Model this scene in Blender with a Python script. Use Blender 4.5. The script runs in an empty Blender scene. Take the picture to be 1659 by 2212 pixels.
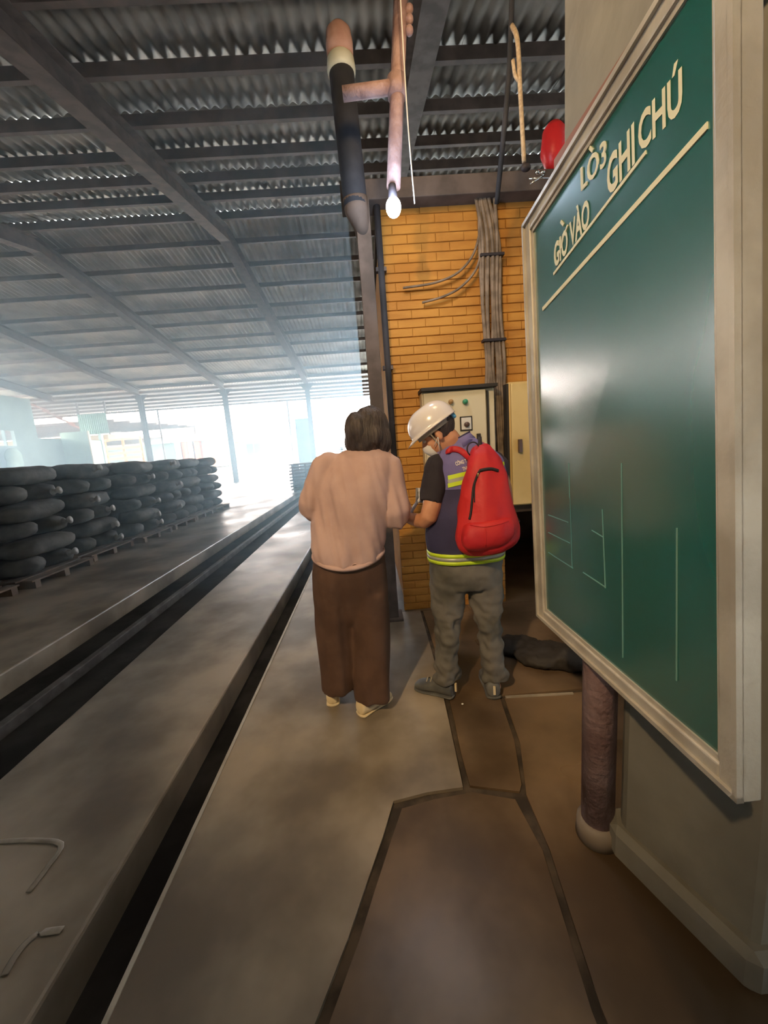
import bpy, bmesh, math, random
import numpy as np
from mathutils import Vector, Matrix
from mathutils.bvhtree import BVHTree
from mathutils import noise as mnoise

scene = bpy.context.scene
COL = scene.collection
random.seed(7)

# ------------------------------------------------------------------ camera
F, CX, CY, CAMH = 830.0, 829.5, 1106.0, 1.40
_fw = np.array([(795.0-CX)/F, -(972.0-CY)/F, -1.0]); _fw /= np.linalg.norm(_fw)
_r = math.radians(4.6)
_up = np.array([-math.sin(_r), math.cos(_r), 0.0]); _up -= _up.dot(_fw)*_fw; _up /= np.linalg.norm(_up)
_rt = np.cross(_fw, _up)
ROT = np.array([_rt, _fw, _up])
CAMP = np.array([0.0, 0.0, CAMH])
cam_d = bpy.data.cameras.new('camera'); cam = bpy.data.objects.new('camera', cam_d); COL.objects.link(cam)
cam_d.sensor_fit = 'VERTICAL'; cam_d.sensor_height = 24.0; cam_d.lens = 24.0*F/2212.0
cam_d.clip_start = 0.05; cam_d.clip_end = 400
_m = Matrix([list(ROT[0])+[0], list(ROT[1])+[0], list(ROT[2])+[CAMH], [0, 0, 0, 1]])
cam.matrix_world = _m
scene.camera = cam

def ray(px, py): return ROT @ np.array([(px-CX)/F, -(py-CY)/F, -1.0])
def atY(px, py, Y):
    d = ray(px, py); return Vector(CAMP + d*(Y/d[1]))
def atX(px, py, X):
    d = ray(px, py); return Vector(CAMP + d*(X/d[0]))
def atZ(px, py, Z=0.0):
    d = ray(px, py); return Vector(CAMP + d*((Z-CAMH)/d[2]))

# ------------------------------------------------------------------ world, light, exposure
w = bpy.data.worlds.new('world'); scene.world = w; w.use_nodes = True
bg = w.node_tree.nodes['Background']
bg.inputs['Color'].default_value = (0.80, 0.91, 1.0, 1); bg.inputs['Strength'].default_value = 16.0
def light(name, kind, loc, energy, color, **kw):
    d = bpy.data.lights.new(name, kind); d.energy = energy; d.color = color
    for k, v in kw.items(): setattr(d, k, v)
    o = bpy.data.objects.new(name, d); COL.objects.link(o); o.location = loc; return o
sun = light('sun', 'SUN', (0, 40, 30), 8.0, (1.0, 0.95, 0.86), angle=0.01)
sun.rotation_euler = (math.radians(-32), math.radians(-18), 0)
# warm lamp hanging above the kiln aisle, just behind the photographer
warm = light('warm_lamp', 'POINT', (0.45, 1.75, 3.5), 30, (1.0, 0.68, 0.34), shadow_soft_size=0.10)
warm2 = light('warm_fill_aisle', 'POINT', (0.2, -1.5, 3.8), 1.5, (1.0, 0.74, 0.45), shadow_soft_size=0.3)  # weak unseen fill light added behind the camera
flood = light('warm_floodlight', 'SPOT', (-1.4, -1.4, 3.6), 370, (1.0, 0.70, 0.38), shadow_soft_size=0.06, spot_size=math.radians(56), spot_blend=0.7)
flood.rotation_euler = (Vector((0.75, 3.0, 0.85))-Vector((-1.4, -1.4, 3.6))).to_track_quat('-Z', 'Y').to_euler()
vs = scene.view_settings
vs.view_transform = 'Standard'; vs.look = 'None'; vs.gamma = 1.0; vs.use_curve_mapping = False
vs.exposure = 0.45
scene.cycles.volume_bounces = 0
scene.cycles.max_bounces = 8

# ------------------------------------------------------------------ materials
def mat(name, col, rough=0.8, metal=0.0, var=0.0, scale=4.0, col2=None, bump=0.0, bscale=None, spec=0.5, emit=None, estr=0.0, rvar=0.0, stretch=None, contrast=(0.35, 0.65)):
    m = bpy.data.materials.new(name); m.use_nodes = True
    nt = m.node_tree; b = nt.nodes['Principled BSDF']
    b.inputs['Base Color'].default_value = (*col, 1); b.inputs['Roughness'].default_value = rough
    b.inputs['Metallic'].default_value = metal
    b.inputs['Specular IOR Level'].default_value = spec
    tc = nt.nodes.new('ShaderNodeNewGeometry')
    src = tc.outputs['Position']
    if stretch:
        mp = nt.nodes.new('ShaderNodeMapping'); mp.inputs['Scale'].default_value = stretch
        nt.links.new(src, mp.inputs['Vector']); src = mp.outputs['Vector']
    if col2 is not None:
        n = nt.nodes.new('ShaderNodeTexNoise'); n.inputs['Scale'].default_value = scale; n.inputs['Detail'].default_value = 5
        nt.links.new(src, n.inputs['Vector'])
        r = nt.nodes.new('ShaderNodeValToRGB'); r.color_ramp.interpolation = 'EASE'; r.color_ramp.elements[0].position = contrast[0]; r.color_ramp.elements[1].position = contrast[1]
        r.color_ramp.elements[0].color = (*col, 1); r.color_ramp.elements[1].color = (*col2, 1)
        nt.links.new(n.outputs['Fac'], r.inputs['Fac']); nt.links.new(r.outputs['Color'], b.inputs['Base Color'])
    if rvar:
        n3 = nt.nodes.new('ShaderNodeTexNoise'); n3.inputs['Scale'].default_value = scale*0.7; n3.inputs['Detail'].default_value = 3
        nt.links.new(src, n3.inputs['Vector'])
        mr = nt.nodes.new('ShaderNodeMapRange'); mr.interpolation_type = 'SMOOTHSTEP'; mr.inputs['From Min'].default_value = 0.2; mr.inputs['From Max'].default_value = 0.8
        mr.inputs['To Min'].default_value = max(0.05, rough-rvar); mr.inputs['To Max'].default_value = min(1, rough+rvar)
        nt.links.new(n3.outputs['Fac'], mr.inputs['Value']); nt.links.new(mr.outputs['Result'], b.inputs['Roughness'])
    if bump:
        n2 = nt.nodes.new('ShaderNodeTexNoise'); n2.inputs['Scale'].default_value = bscale or scale*6; n2.inputs['Detail'].default_value = 4
        nt.links.new(src, n2.inputs['Vector'])
        bp = nt.nodes.new('ShaderNodeBump'); bp.inputs['Strength'].default_value = bump; bp.inputs['Distance'].default_value = 0.02
        nt.links.new(n2.outputs['Fac'], bp.inputs['Height']); nt.links.new(bp.outputs['Normal'], b.inputs['Normal'])
    if emit:
        b.inputs['Emission Color'].default_value = (*emit, 1); b.inputs['Emission Strength'].default_value = estr
    return m

M = {
 'concrete': mat('concrete_floor', (0.17, 0.14, 0.105), 0.38, scale=1.5, col2=(0.42, 0.36, 0.28), bump=0.12, bscale=5, rvar=0.12, contrast=(0.36, 0.66)),
 'concrete_wet': mat('wet_brown_concrete', (0.085, 0.055, 0.030), 0.34, scale=1.7, col2=(0.22, 0.15, 0.09), bump=0.15, bscale=6, rvar=0.12, contrast=(0.36, 0.66)),
 'joint': mat('muddy_joint', (0.035, 0.026, 0.017), 0.8, scale=9, col2=(0.10, 0.075, 0.05)),
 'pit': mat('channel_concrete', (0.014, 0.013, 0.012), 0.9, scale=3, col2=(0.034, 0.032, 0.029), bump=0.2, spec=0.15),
 'rail': mat('worn_rail_steel', (0.07, 0.06, 0.055), 0.7, metal=0.3, scale=8, col2=(0.12, 0.11, 0.10)),
 'yard': mat('yard_concrete', (0.55, 0.54, 0.50), 0.4, scale=0.6, col2=(0.8, 0.78, 0.72), bump=0.2, rvar=0.25),
 'sheet': mat('fibre_cement', (0.27, 0.26, 0.24), 0.85, scale=1.2, col2=(0.45, 0.43, 0.39), bump=0.1),
 'steel': mat('dark_painted_steel', (0.085, 0.068, 0.06), 0.85, scale=5, col2=(0.14, 0.11, 0.098), spec=0.25),
 'purlin': mat('purlin_steel', (0.13, 0.105, 0.095), 0.7, scale=3, col2=(0.20, 0.155, 0.14)),
 'ochre': mat('ochre_wall_paint', (0.41, 0.175, 0.026), 0.8, scale=2.4, col2=(0.52, 0.245, 0.042), bump=0.5, bscale=5, stretch=(1, 1, 3.2)),
 'ochre_mortar': mat('ochre_mortar', (0.36, 0.155, 0.022), 0.9, scale=6, col2=(0.46, 0.215, 0.036)),
 'black_pipe': mat('black_vent_pipe', (0.018, 0.02, 0.026), 0.8, scale=4, col2=(0.04, 0.04, 0.05)),
 'terracotta': mat('terracotta', (0.36, 0.19, 0.14), 0.8, scale=8, col2=(0.45, 0.26, 0.2)),
 'cream': mat('cream_plastic', (0.62, 0.60, 0.46), 0.6, scale=7, col2=(0.5, 0.48, 0.36)),
 'rust': mat('mauve_rusty_paint', (0.22, 0.13, 0.12), 0.7, scale=9, col2=(0.36, 0.24, 0.23), bump=0.3),
 'cabinet': mat('cabinet_paint', (0.58, 0.50, 0.33), 0.5, scale=2.5, col2=(0.70, 0.62, 0.43)),
 'cabinet_yellow': mat('yellowed_cabinet_paint', (0.60, 0.43, 0.16), 0.5, scale=2.5, col2=(0.74, 0.55, 0.24)),
 'dark_gap': mat('dark_rubber', (0.03, 0.025, 0.02), 0.7),
 'green_light': mat('green_indicator', (0.05, 0.30, 0.17), 0.3),
 'orange_light': mat('amber_indicator', (0.42, 0.25, 0.10), 0.3),
 'white_plate': mat('white_switch_plate', (0.75, 0.73, 0.68), 0.4),
 'brown_knob': mat('brown_knob', (0.10, 0.06, 0.05), 0.4),
 'cable': mat('grey_brown_cable', (0.13, 0.095, 0.065), 0.7, scale=12, col2=(0.24, 0.18, 0.13)),
 'rope': mat('tan_rope', (0.50, 0.38, 0.25), 0.9, scale=60, col2=(0.36, 0.27, 0.18)),
 'white_cord': mat('white_cord', (0.6, 0.58, 0.56), 0.6),
 'old_plastic': mat('dusty_plastic', (0.24, 0.21, 0.17), 0.5, scale=9, col2=(0.36, 0.32, 0.26)),
 'red': mat('red_plastic', (0.85, 0.03, 0.03), 0.4),
 'chrome': mat('bright_metal', (0.8, 0.8, 0.8), 0.12, metal=1.0),
 'bulb': mat('lit_bulb_glass', (1, 1, 1), 0.3, emit=(0.75, 0.87, 1.0), estr=60),
 'board': mat('green_board_enamel', (0.006, 0.105, 0.088), 0.25, scale=1.5, col2=(0.008, 0.115, 0.097), contrast=(0.0, 1.0), rvar=0.0, spec=1.0),
 'alu': mat('weathered_aluminium', (0.42, 0.38, 0.31), 0.5, metal=0.3, scale=7, col2=(0.56, 0.52, 0.44), bump=0.1),
 'lettering': mat('cream_lettering', (0.72, 0.70, 0.50), 0.6),
 'chalk': mat('chalk', (0.13, 0.24, 0.21), 0.8),
 'pillar': mat('grey_cement_render', (0.16, 0.15, 0.12), 0.8, scale=2.0, col2=(0.26, 0.245, 0.20), bump=0.4, bscale=6),
 'redwood': mat('red_brown_timber', (0.19, 0.075, 0.045), 0.7, scale=5, col2=(0.28, 0.12, 0.07), stretch=(1, 0.2, 4)),
 'skin_m': mat('tanned_skin', (0.58, 0.27, 0.145), 0.55, scale=14, col2=(0.66, 0.33, 0.19)),
 'skin_w': mat('light_skin', (0.68, 0.38, 0.29), 0.5, scale=14, col2=(0.74, 0.43, 0.33)),
 'hair': mat('dark_hair', (0.035, 0.025, 0.022), 0.55, scale=30, col2=(0.07, 0.052, 0.045), bump=0.6, bscale=90, stretch=(1, 1, 0.15)),
 'blouse': mat('dusty_pink_cotton', (0.49, 0.325, 0.285), 0.85, scale=6, col2=(0.57, 0.39, 0.345), bump=0.12, bscale=14),
 'brown_cloth': mat('brown_wool', (0.075, 0.038, 0.022), 0.9, scale=6, col2=(0.105, 0.056, 0.034), bump=0.15, bscale=25),
 'cream_shoe': mat('cream_canvas', (0.74, 0.60, 0.36), 0.7, scale=9, col2=(0.80, 0.68, 0.45)),
 'purple': mat('purple_vest_cloth', (0.15, 0.135, 0.34), 0.8, scale=5, col2=(0.20, 0.18, 0.43), bump=0.15, bscale=14),
 'purple_dark': mat('navy_vest_cloth', (0.035, 0.032, 0.085), 0.8, scale=5, col2=(0.055, 0.05, 0.13), bump=0.15, bscale=14),
 'navy': mat('navy_shirt', (0.022, 0.018, 0.026), 0.85, scale=5, col2=(0.04, 0.034, 0.045)),
 'hi_viz': mat('lime_reflective_tape', (0.60, 0.82, 0.03), 0.4),
 'silver': mat('silver_reflective_tape', (0.42, 0.44, 0.36), 0.35, metal=0.2),
 'jeans': mat('grey_denim', (0.085, 0.082, 0.068), 0.85, scale=5, col2=(0.165, 0.155, 0.135), bump=0.2, bscale=16),
 'grey_shoe': mat('grey_sneaker', (0.075, 0.08, 0.08), 0.6, scale=9, col2=(0.15, 0.15, 0.14)),
 'sole': mat('pale_sole', (0.42, 0.36, 0.26), 0.7),
 'helmet': mat('white_helmet', (0.80, 0.76, 0.77), 0.22, spec=0.6),
 'strap_grey': mat('grey_webbing', (0.40, 0.36, 0.28), 0.8),
 'blue': mat('light_blue_plastic', (0.15, 0.50, 0.75), 0.4),
 'mask': mat('white_face_mask', (0.78, 0.76, 0.74), 0.8),
 'redbag': mat('red_nylon', (0.50, 0.012, 0.022), 0.6, scale=4, col2=(0.62, 0.025, 0.025), bump=0.35, bscale=12),
 'black': mat('black_webbing', (0.02, 0.015, 0.02), 0.7),
 'gold': mat('brass_zip', (0.9, 0.65, 0.25), 0.25, metal=1.0),
 'paper': mat('white_paper', (0.82, 0.82, 0.80), 0.7),
 'sack': mat('dark_woven_sack', (0.06, 0.062, 0.060), 0.75, scale=5, col2=(0.125, 0.125, 0.115), bump=0.5, bscale=10),
 'sack_pale': mat('pale_woven_sack', (0.42, 0.42, 0.40), 0.7, scale=5, col2=(0.26, 0.26, 0.25)),
 'wood': mat('weathered_pallet_wood', (0.12, 0.085, 0.06), 0.8, scale=6, col2=(0.20, 0.14, 0.09)),
 'plank': mat('sawn_board', (0.45, 0.30, 0.17), 0.8, scale=4, col2=(0.6, 0.43, 0.26), stretch=(0.3, 1, 3)),
 'teal_wall': mat('pale_teal_wall', (0.17, 0.26, 0.26), 0.8, scale=1.5, col2=(0.22, 0.32, 0.315)),
 'mint': mat('mint_sheet_metal', (0.22, 0.38, 0.33), 0.6, scale=2, col2=(0.28, 0.45, 0.39)),
 'orange_wall': mat('orange_wall_paint', (0.36, 0.16, 0.04), 0.8, scale=2, col2=(0.42, 0.21, 0.07)),
 'cream_wall': mat('cream_wall_paint', (0.34, 0.27, 0.15), 0.8, scale=2, col2=(0.40, 0.33, 0.20)),
 'brick_red': mat('red_brick_paint', (0.26, 0.05, 0.022), 0.8, scale=4, col2=(0.32, 0.08, 0.04)),
 'roof_tile': mat('pale_roof_sheet', (0.30, 0.30, 0.30), 0.7, scale=2, col2=(0.4, 0.4, 0.39)),
 'glass': mat('window_glass', (0.12, 0.25, 0.28), 0.1),
 'kiln_dark': mat('dark_brown_brick', (0.05, 0.032, 0.02), 0.9, scale=4, col2=(0.09, 0.06, 0.035)),  # dark brown for opening back, lintel, kiln roof and right wall
 'shade_green': mat('dark_green_paint', (0.10, 0.16, 0.14), 0.7),
}

_b = M['board'].node_tree.nodes['Principled BSDF']; _b.inputs['Coat Weight'].default_value = 1.0; _b.inputs['Coat Roughness'].default_value = 0.21; _b.inputs['Coat IOR'].default_value = 1.7
# ------------------------------------------------------------------ helpers
def tag(o, label=None, cat=None, group=None, kind=None):
    if label: o['label'] = label
    if cat: o['category'] = cat
    if group: o['group'] = group
    if kind: o['kind'] = kind
    return o
def mesh(name, verts, faces, m, parent=None, smooth=False, mats=None, midx=None):
    me = bpy.data.meshes.new(name); me.from_pydata([tuple(v) for v in verts], [], faces); me.update()
    for mm in (mats or [m]): me.materials.append(mm)
    if midx is not None: me.polygons.foreach_set('material_index', midx)
    if smooth: me.polygons.foreach_set('use_smooth', [True]*len(me.polygons))
    bm = bmesh.new(); bm.from_mesh(me); bmesh.ops.recalc_face_normals(bm, faces=bm.faces); bm.to_mesh(me); bm.free()
    return link(name, me, parent)
def link(name, me, parent=None):
    o = bpy.data.objects.new(name, me); COL.objects.link(o)
    if parent:
        o.parent = parent
        o.matrix_parent_inverse = parent.matrix_basis.inverted()
    return o
def empty(name, loc, label=None, cat=None, group=None, kind=None):
    o = bpy.data.objects.new(name, None); COL.objects.link(o); o.location = loc; o.empty_display_size = 0.2
    return tag(o, label, cat, group, kind)
def boxd(a, b):
    (x0, y0, z0), (x1, y1, z1) = a, b
    v = [(x0,y0,z0),(x1,y0,z0),(x1,y1,z0),(x0,y1,z0),(x0,y0,z1),(x1,y0,z1),(x1,y1,z1),(x0,y1,z1)]
    f = [(0,3,2,1),(4,5,6,7),(0,1,5,4),(1,2,6,5),(2,3,7,6),(3,0,4,7)]
    return v, f
def bevel(o, wd=0.006, seg=2):
    bm = bmesh.new(); bm.from_mesh(o.data)
    bmesh.ops.bevel(bm, geom=list(bm.edges), offset=wd, segments=seg, profile=0.5, affect='EDGES', clamp_overlap=True)
    bm.to_mesh(o.data); bm.free(); return o
def box(name, a, b, m, parent=None, bv=0.0):
    v, f = boxd(a, b); o = mesh(name, v, f, m, parent)
    if bv: bevel(o, bv)
    return o
def obox(name, p0, p1, wd, ht, m, parent=None, upv=(0,0,1), bv=0.0):
    """beam from p0 to p1, wd across, ht along up"""
    p0, p1 = Vector(p0), Vector(p1); d = (p1-p0).normalized(); s = d.cross(Vector(upv)).normalized(); u = s.cross(d)
    v = []
    for p in (p0, p1):
        for a, b in ((-1,-1),(1,-1),(1,1),(-1,1)): v.append(p + s*(a*wd/2) + u*(b*ht/2))
    f = [(0,1,2,3),(7,6,5,4),(0,4,5,1),(1,5,6,2),(2,6,7,3),(3,7,4,0)]
    o = mesh(name, v, f, m, parent)
    if bv: bevel(o, bv)
    return o
def prism(name, pts, z0, z1, m, parent=None, bv=0.0):
    n = len(pts); v = [(p[0], p[1], z0) for p in pts] + [(p[0], p[1], z1) for p in pts]
    f = [tuple(range(n))[::-1], tuple(range(n, 2*n))] + [(i, (i+1) % n, n+(i+1) % n, n+i) for i in range(n)]
    o = mesh(name, v, f, m, parent)
    if bv: bevel(o, bv, 1)
    return o
def loft_data(rings, cap=True):
    n = len(rings[0]); v = [p for r in rings for p in r]; f = []
    for i in range(len(rings)-1):
        for j in range(n):
            a, b = i*n+j, i*n+(j+1) % n; f.append((a, b, b+n, a+n))
    if cap: f.append(tuple(range(n))[::-1]); f.append(tuple(range((len(rings)-1)*n, len(rings)*n)))
    return v, f
def tube_rings(path, radii, n=16, ref=None):
    """radii: number or (ra, rb) per point; ref fixes the a-axis"""
    P = [Vector(p) for p in path]; out = []; prev = None
    for i, p in enumerate(P):
        t = (P[min(i+1, len(P)-1)] - P[max(i-1, 0)]).normalized()
        if ref is not None: a = Vector(ref)
        elif prev is None: a = Vector((1,0,0)) if abs(t.x) < 0.8 else Vector((0,1,0))
        else: a = prev
        a = (a - t*a.dot(t)).normalized(); b = t.cross(a); prev = a
        r = radii[i] if isinstance(radii, (list, tuple)) else radii
        ra, rb = r if isinstance(r, (tuple, list)) else (r, r)
        out.append([p + a*(ra*math.cos(2*math.pi*j/n)) + b*(rb*math.sin(2*math.pi*j/n)) for j in range(n)])
    return out
def smooth_path(pts, k=4):
    """Catmull-Rom over tuples of any length"""
    A = [np.array(p, float) for p in pts]; out = []
    for i in range(len(A)-1):
        p0, p1, p2, p3 = A[max(i-1, 0)], A[i], A[i+1], A[min(i+2, len(A)-1)]
        for s in range(k):
            t = s/k
            out.append(0.5*((2*p1)+(-p0+p2)*t+(2*p0-5*p1+4*p2-p3)*t*t+(-p0+3*p1-3*p2+p3)*t**3))
    out.append(A[-1]); return out
def tube(name, path, r, m, parent=None, n=12, smooth=True, ref=None):
    v, f = loft_data(tube_rings(path, r, n, ref)); return mesh(name, v, f, m, parent, smooth=smooth)
def ell(c, r, axes=None, seg=20, rng=12):
    """ellipsoid data; axes = (ax, ay, az) vectors"""
    c = Vector(c); ax = [Vector(a).normalized() for a in (axes or ((1,0,0),(0,1,0),(0,0,1)))]
    rings = []
    for i in range(rng+1):
        ph = -math.pi/2 + math.pi*i/rng; ph = max(min(ph, math.pi/2-0.03), -math.pi/2+0.03)
        rings.append([c + ax[0]*(r[0]*math.cos(ph)*math.cos(2*math.pi*j/seg)) + ax[1]*(r[1]*math.cos(ph)*math.sin(2*math.pi*j/seg)) + ax[2]*(r[2]*math.sin(ph)) for j in range(seg)])
    return loft_data(rings)
def limb(pts, n=14, k=4):
    """pts: (x,y,z,r) -> closed rounded tube data"""
    P = smooth_path(pts, k); path = [Vector(p[:3]) for p in P]; rr = [p[3] for p in P]
    d0 = (path[0]-path[1]).normalized(); d1 = (path[-1]-path[-2]).normalized()
    path = [path[0]+d0*rr[0]*0.8, path[0]+d0*rr[0]*0.5] + path + [path[-1]+d1*rr[-1]*0.5, path[-1]+d1*rr[-1]*0.8]
    rr = [rr[0]*0.35, rr[0]*0.8] + rr + [rr[-1]*0.8, rr[-1]*0.35]
    return loft_data(tube_rings(path, rr, n))
def fuse(name, parts, voxel, m, parent=None, sm=4, disp=None):
    """union of closed shapes into one continuous smooth mesh"""
    v, f = [], []
    for pv, pf in parts:
        o = len(v); v += [tuple(p) for p in pv]; f += [tuple(i+o for i in q) for q in pf]
    me = bpy.data.meshes.new('tmp'); me.from_pydata(v, [], f); me.update()
    bm = bmesh.new(); bm.from_mesh(me); bmesh.ops.recalc_face_normals(bm, faces=bm.faces); bm.to_mesh(me); bm.free()
    o = bpy.data.objects.new('tmp', me); COL.objects.link(o)
    r = o.modifiers.new('r', 'REMESH'); r.mode = 'VOXEL'; r.voxel_size = voxel
    s = o.modifiers.new('s', 'SMOOTH'); s.factor = 0.5; s.iterations = sm
    dg = bpy.context.evaluated_depsgraph_get(); ev = o.evaluated_get(dg)
    nm = bpy.data.meshes.new_from_object(ev); bpy.data.objects.remove(o)
    nm.name = name; nm.materials.clear(); nm.materials.append(m)
    nv = len(nm.vertices)
    if disp:
        co = np.zeros(nv*3); nm.vertices.foreach_get('co', co); co = co.reshape(-1, 3)
        no = np.zeros(nv*3); nm.vertices.foreach_get('normal', no); no = no.reshape(-1, 3)
        for i in range(nv): co[i] += no[i]*disp(co[i], no[i])
        nm.vertices.foreach_set('co', co.ravel()); nm.update()
    nm.polygons.foreach_set('use_smooth', [True]*len(nm.polygons))
    return link(name, nm, parent)
def copytree(o, parent=None):
    c = o.copy(); COL.objects.link(c)
    if parent: c.parent = parent
    for ch in list(o.children): copytree(ch, c)
    return c

# ------------------------------------------------------------------ floor: slabs, channels, rails
floor = empty('floor', (0, 0, 0), kind='structure')
J = [atZ(*p) for p in ((850,1730), (680,2212), (1000,1700), (970,1560), (1150,1800), (1280,2212))]
box('slab', (-24, -3, -0.25), (-2.78, 26, 0), M['concrete'], floor, 0.012)
box('slab', (-1.86, -3, -0.25), (-1.00, 26, 0), M['concrete'], floor, 0.012)
# slab with an uneven broken edge along the joint
edge = [(-0.36, -3), (-0.34, 0.3), (-0.30, 0.6), (J[1].x, J[1].y), (-0.17, 0.92), (-0.12, 1.05), (-0.06, 1.2), (J[0].x, J[0].y), (0.13, 1.365), (J[2].x, J[2].y), (0.29, 1.55), (J[3].x, J[3].y), (0.32, 2.1), (0.33, 2.6), (0.34, 3.13), (0.07, 3.13), (0.07, 26), (-0.80, 26), (-0.80, -3)]
prism('slab', edge, -0.25, 0, M['concrete'], floor)
e2 = [(-0.33, -3), (-0.31, 0.3), (-0.27, 0.6), (J[1].x+0.03, J[1].y-0.01), (-0.14, 0.91), (-0.09, 1.04), (-0.03, 1.19), (0.02, 1.31), (0.15, 1.335), (0.31, 1.35), (0.47, 1.30), (0.49, 1.10), (0.44, 0.72), (0.42, -3)]
prism('slab', e2, -0.25, -0.006, M['concrete_wet'], floor)
e3 = [(0.31, 1.38), (0.315, 1.56), (0.33, 1.75), (0.35, 2.1), (0.36, 3.13), (2.6, 3.13), (2.6, 1.93), (0.98, 1.92), (0.62, 1.93), (0.58, 1.6), (0.52, 1.36), (0.50, 1.33)]
prism('slab', e3, -0.25, -0.004, M['concrete_wet'], floor)
e4 = [(0.52, 1.31), (0.60, 1.58), (0.64, 1.90), (1.0, 1.89), (2.6, 1.90), (2.6, -3), (0.45, -3), (0.465, 0.72), (0.515, 1.10)]
prism('slab', e4, -0.25, -0.003, M['concrete_wet'], floor)
box('slab', (0.07, 3.13, -0.25), (12, 26, -0.002), M['concrete_wet'], floor)
box('joint_fill', (-0.37, -3, -0.2), (2.6, 3.13, -0.014), M['joint'], floor)
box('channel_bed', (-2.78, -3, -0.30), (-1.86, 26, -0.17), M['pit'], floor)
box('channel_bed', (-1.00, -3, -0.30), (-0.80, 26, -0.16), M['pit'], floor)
box('bedding', (-24, -3.0, -0.45), (12, 26, -0.26), M['pit'], floor)
box('rail', (-2.37, -3, -0.17), (-2.31, 26, -0.06), M['rail'], floor, 0.008)
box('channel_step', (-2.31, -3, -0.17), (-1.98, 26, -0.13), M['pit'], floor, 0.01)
box('steel_edging', (-0.80, -1, -0.03), (-0.785, 26, 0.004), M['alu'], floor)
tag(floor.children[-1], 'pale steel angle along the edge of the narrow channel')
obox('joint_glint', atZ(1092, 1506)+Vector((0,0,.0)), atZ(1238, 1498)+Vector((0,0,.0)), 0.012, 0.010, M['alu'], floor)  # pale strip standing in for the wet glint on the slab joint
# yard outside, rising gently away from the shed
yv = []; NY = 10
for j in range(NY+1):
    Y = 26 + j*6.0; z = -0.02 + 0.9*min(1, max(0, (Y-26)/14.0))
    for X in (-70, -30, -12, 0, 12, 40): yv.append((X, Y, z))
yf = [(j*6+i, j*6+i+1, (j+1)*6+i+1, (j+1)*6+i) for j in range(NY) for i in range(5)]
yard = mesh('ground', yv, yf, M['yard']); tag(yard, 'sunlit pale concrete yard beyond the open end of the shed', 'ground', kind='structure')
side = mesh('ground', [(-70,-20,-0.5),(40,-20,-0.5),(40,26,-0.5),(-70,26,-0.5)], [(0,1,2,3)], M['yard']); tag(side, 'bare ground under and around the shed', 'ground', kind='structure')

# ------------------------------------------------------------------ roof
ceiling = empty('ceiling', (0, 0, 6), kind='structure')
RY, RZ = 11.8, CAMH+6.5
def roofz(Y):
    return RZ - 0.215*(RY-Y) if Y <= RY else RZ - 0.125*(Y-RY)
PIT = 0.177
def sheet_data(ncor, L, dz, amp=0.026, th=0.008, seg=6, over=0):
    n = ncor*seg+over; W = n*PIT/seg; v = []; f = []
    for layer in (0, 1):
        for yy, zz in ((0, 0), (L, dz)):
            for i in range(n+1):
                x = W*i/n; v.append((x, yy, zz + amp*math.cos(2*math.pi*i/seg) + layer*th))
    N = n+1
    for i in range(n):
        f.append((i, i+N, i+N+1, i+1)); f.append((2*N+i, 2*N+i+1, 3*N+i+1, 3*N+i))
        f.append((i, i+1, 2*N+i+1, 2*N+i)); f.append((N+i, 3*N+i, 3*N+i+1, N+i+1))
    return v, f
near_y = [-3.3, -1.6, -0.55, 0.55, 1.65, 2.75, 3.85, 4.95, 6.05, 7.15, 8.2, 9.15, 10.1, 11.3, 11.85]
far_y = [11.75, 12.6, 13.7, 14.9, 16.3, 17.4, 18.8, 20.0, 21.5, 23.5, 25.0]
cache = {}
XS = -11.5; SW = 5*PIT
for r in range(6, len(near_y)-1):
    y0, y1 = near_y[r], near_y[r+1]+0.12
    key = round(y1-y0, 2)
    if key not in cache:
        v, f = sheet_data(5, y1-y0, 0.215*(y1-y0), over=2); me = bpy.data.meshes.new('roof_sheet'); me.from_pydata(v, [], f); me.update()
        me.materials.append(M['sheet']); me.polygons.foreach_set('use_smooth', [True]*len(me.polygons)); cache[key] = me
    for k in range(19):
        o = link('roof_sheet', cache[key], ceiling)
        zz = roofz(y0) + 0.055 - (0.012 if k % 2 else 0)
        o.location = (XS + k*(SW-0.004) + random.uniform(-0.003, 0.003), y0, zz - (0.03 if r % 2 else 0.0)); o.rotation_euler = (random.uniform(-0.002, 0.002), random.uniform(-0.002, 0.002), 0)
        o.matrix_parent_inverse = ceiling.matrix_basis.inverted()
def sheet_field(name, x0, x1, rows, rise):
    V, Fc = [], []
    for (y0, y1, z0) in rows:
        n = int((x1-x0)/PIT); v, f = sheet_data(n, y1-y0, rise*(y1-y0), seg=4)
        b = len(V); V += [(p[0]+x0, p[1]+y0, p[2]+z0) for p in v]; Fc += [tuple(i+b for i in q) for q in f]
    o = mesh(name, V, Fc, M['sheet'], ceiling); tag(o, kind='stuff'); return o
sheet_field('roof_sheeting', XS+19*SW-0.08, 12, [(near_y[r], near_y[r+1]+0.12, roofz(near_y[r])+0.05) for r in range(0, 14)], 0.215)
sheet_field('roof_sheeting', -26, XS, [(near_y[r], near_y[r+1]+0.12, roofz(near_y[r])+0.05) for r in range(0, 14)], 0.215)
sheet_field('roof_sheeting', XS, XS+19*SW-0.08, [(near_y[r], near_y[r+1]+0.12, roofz(near_y[r])+0.05) for r in range(0, 6)], 0.215)
sheet_field('roof_sheeting', -26, 12, [(far_y[r], far_y[r+1]+0.15, roofz(far_y[r])+0.02) for r in range(0, 10)], -0.125)
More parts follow.
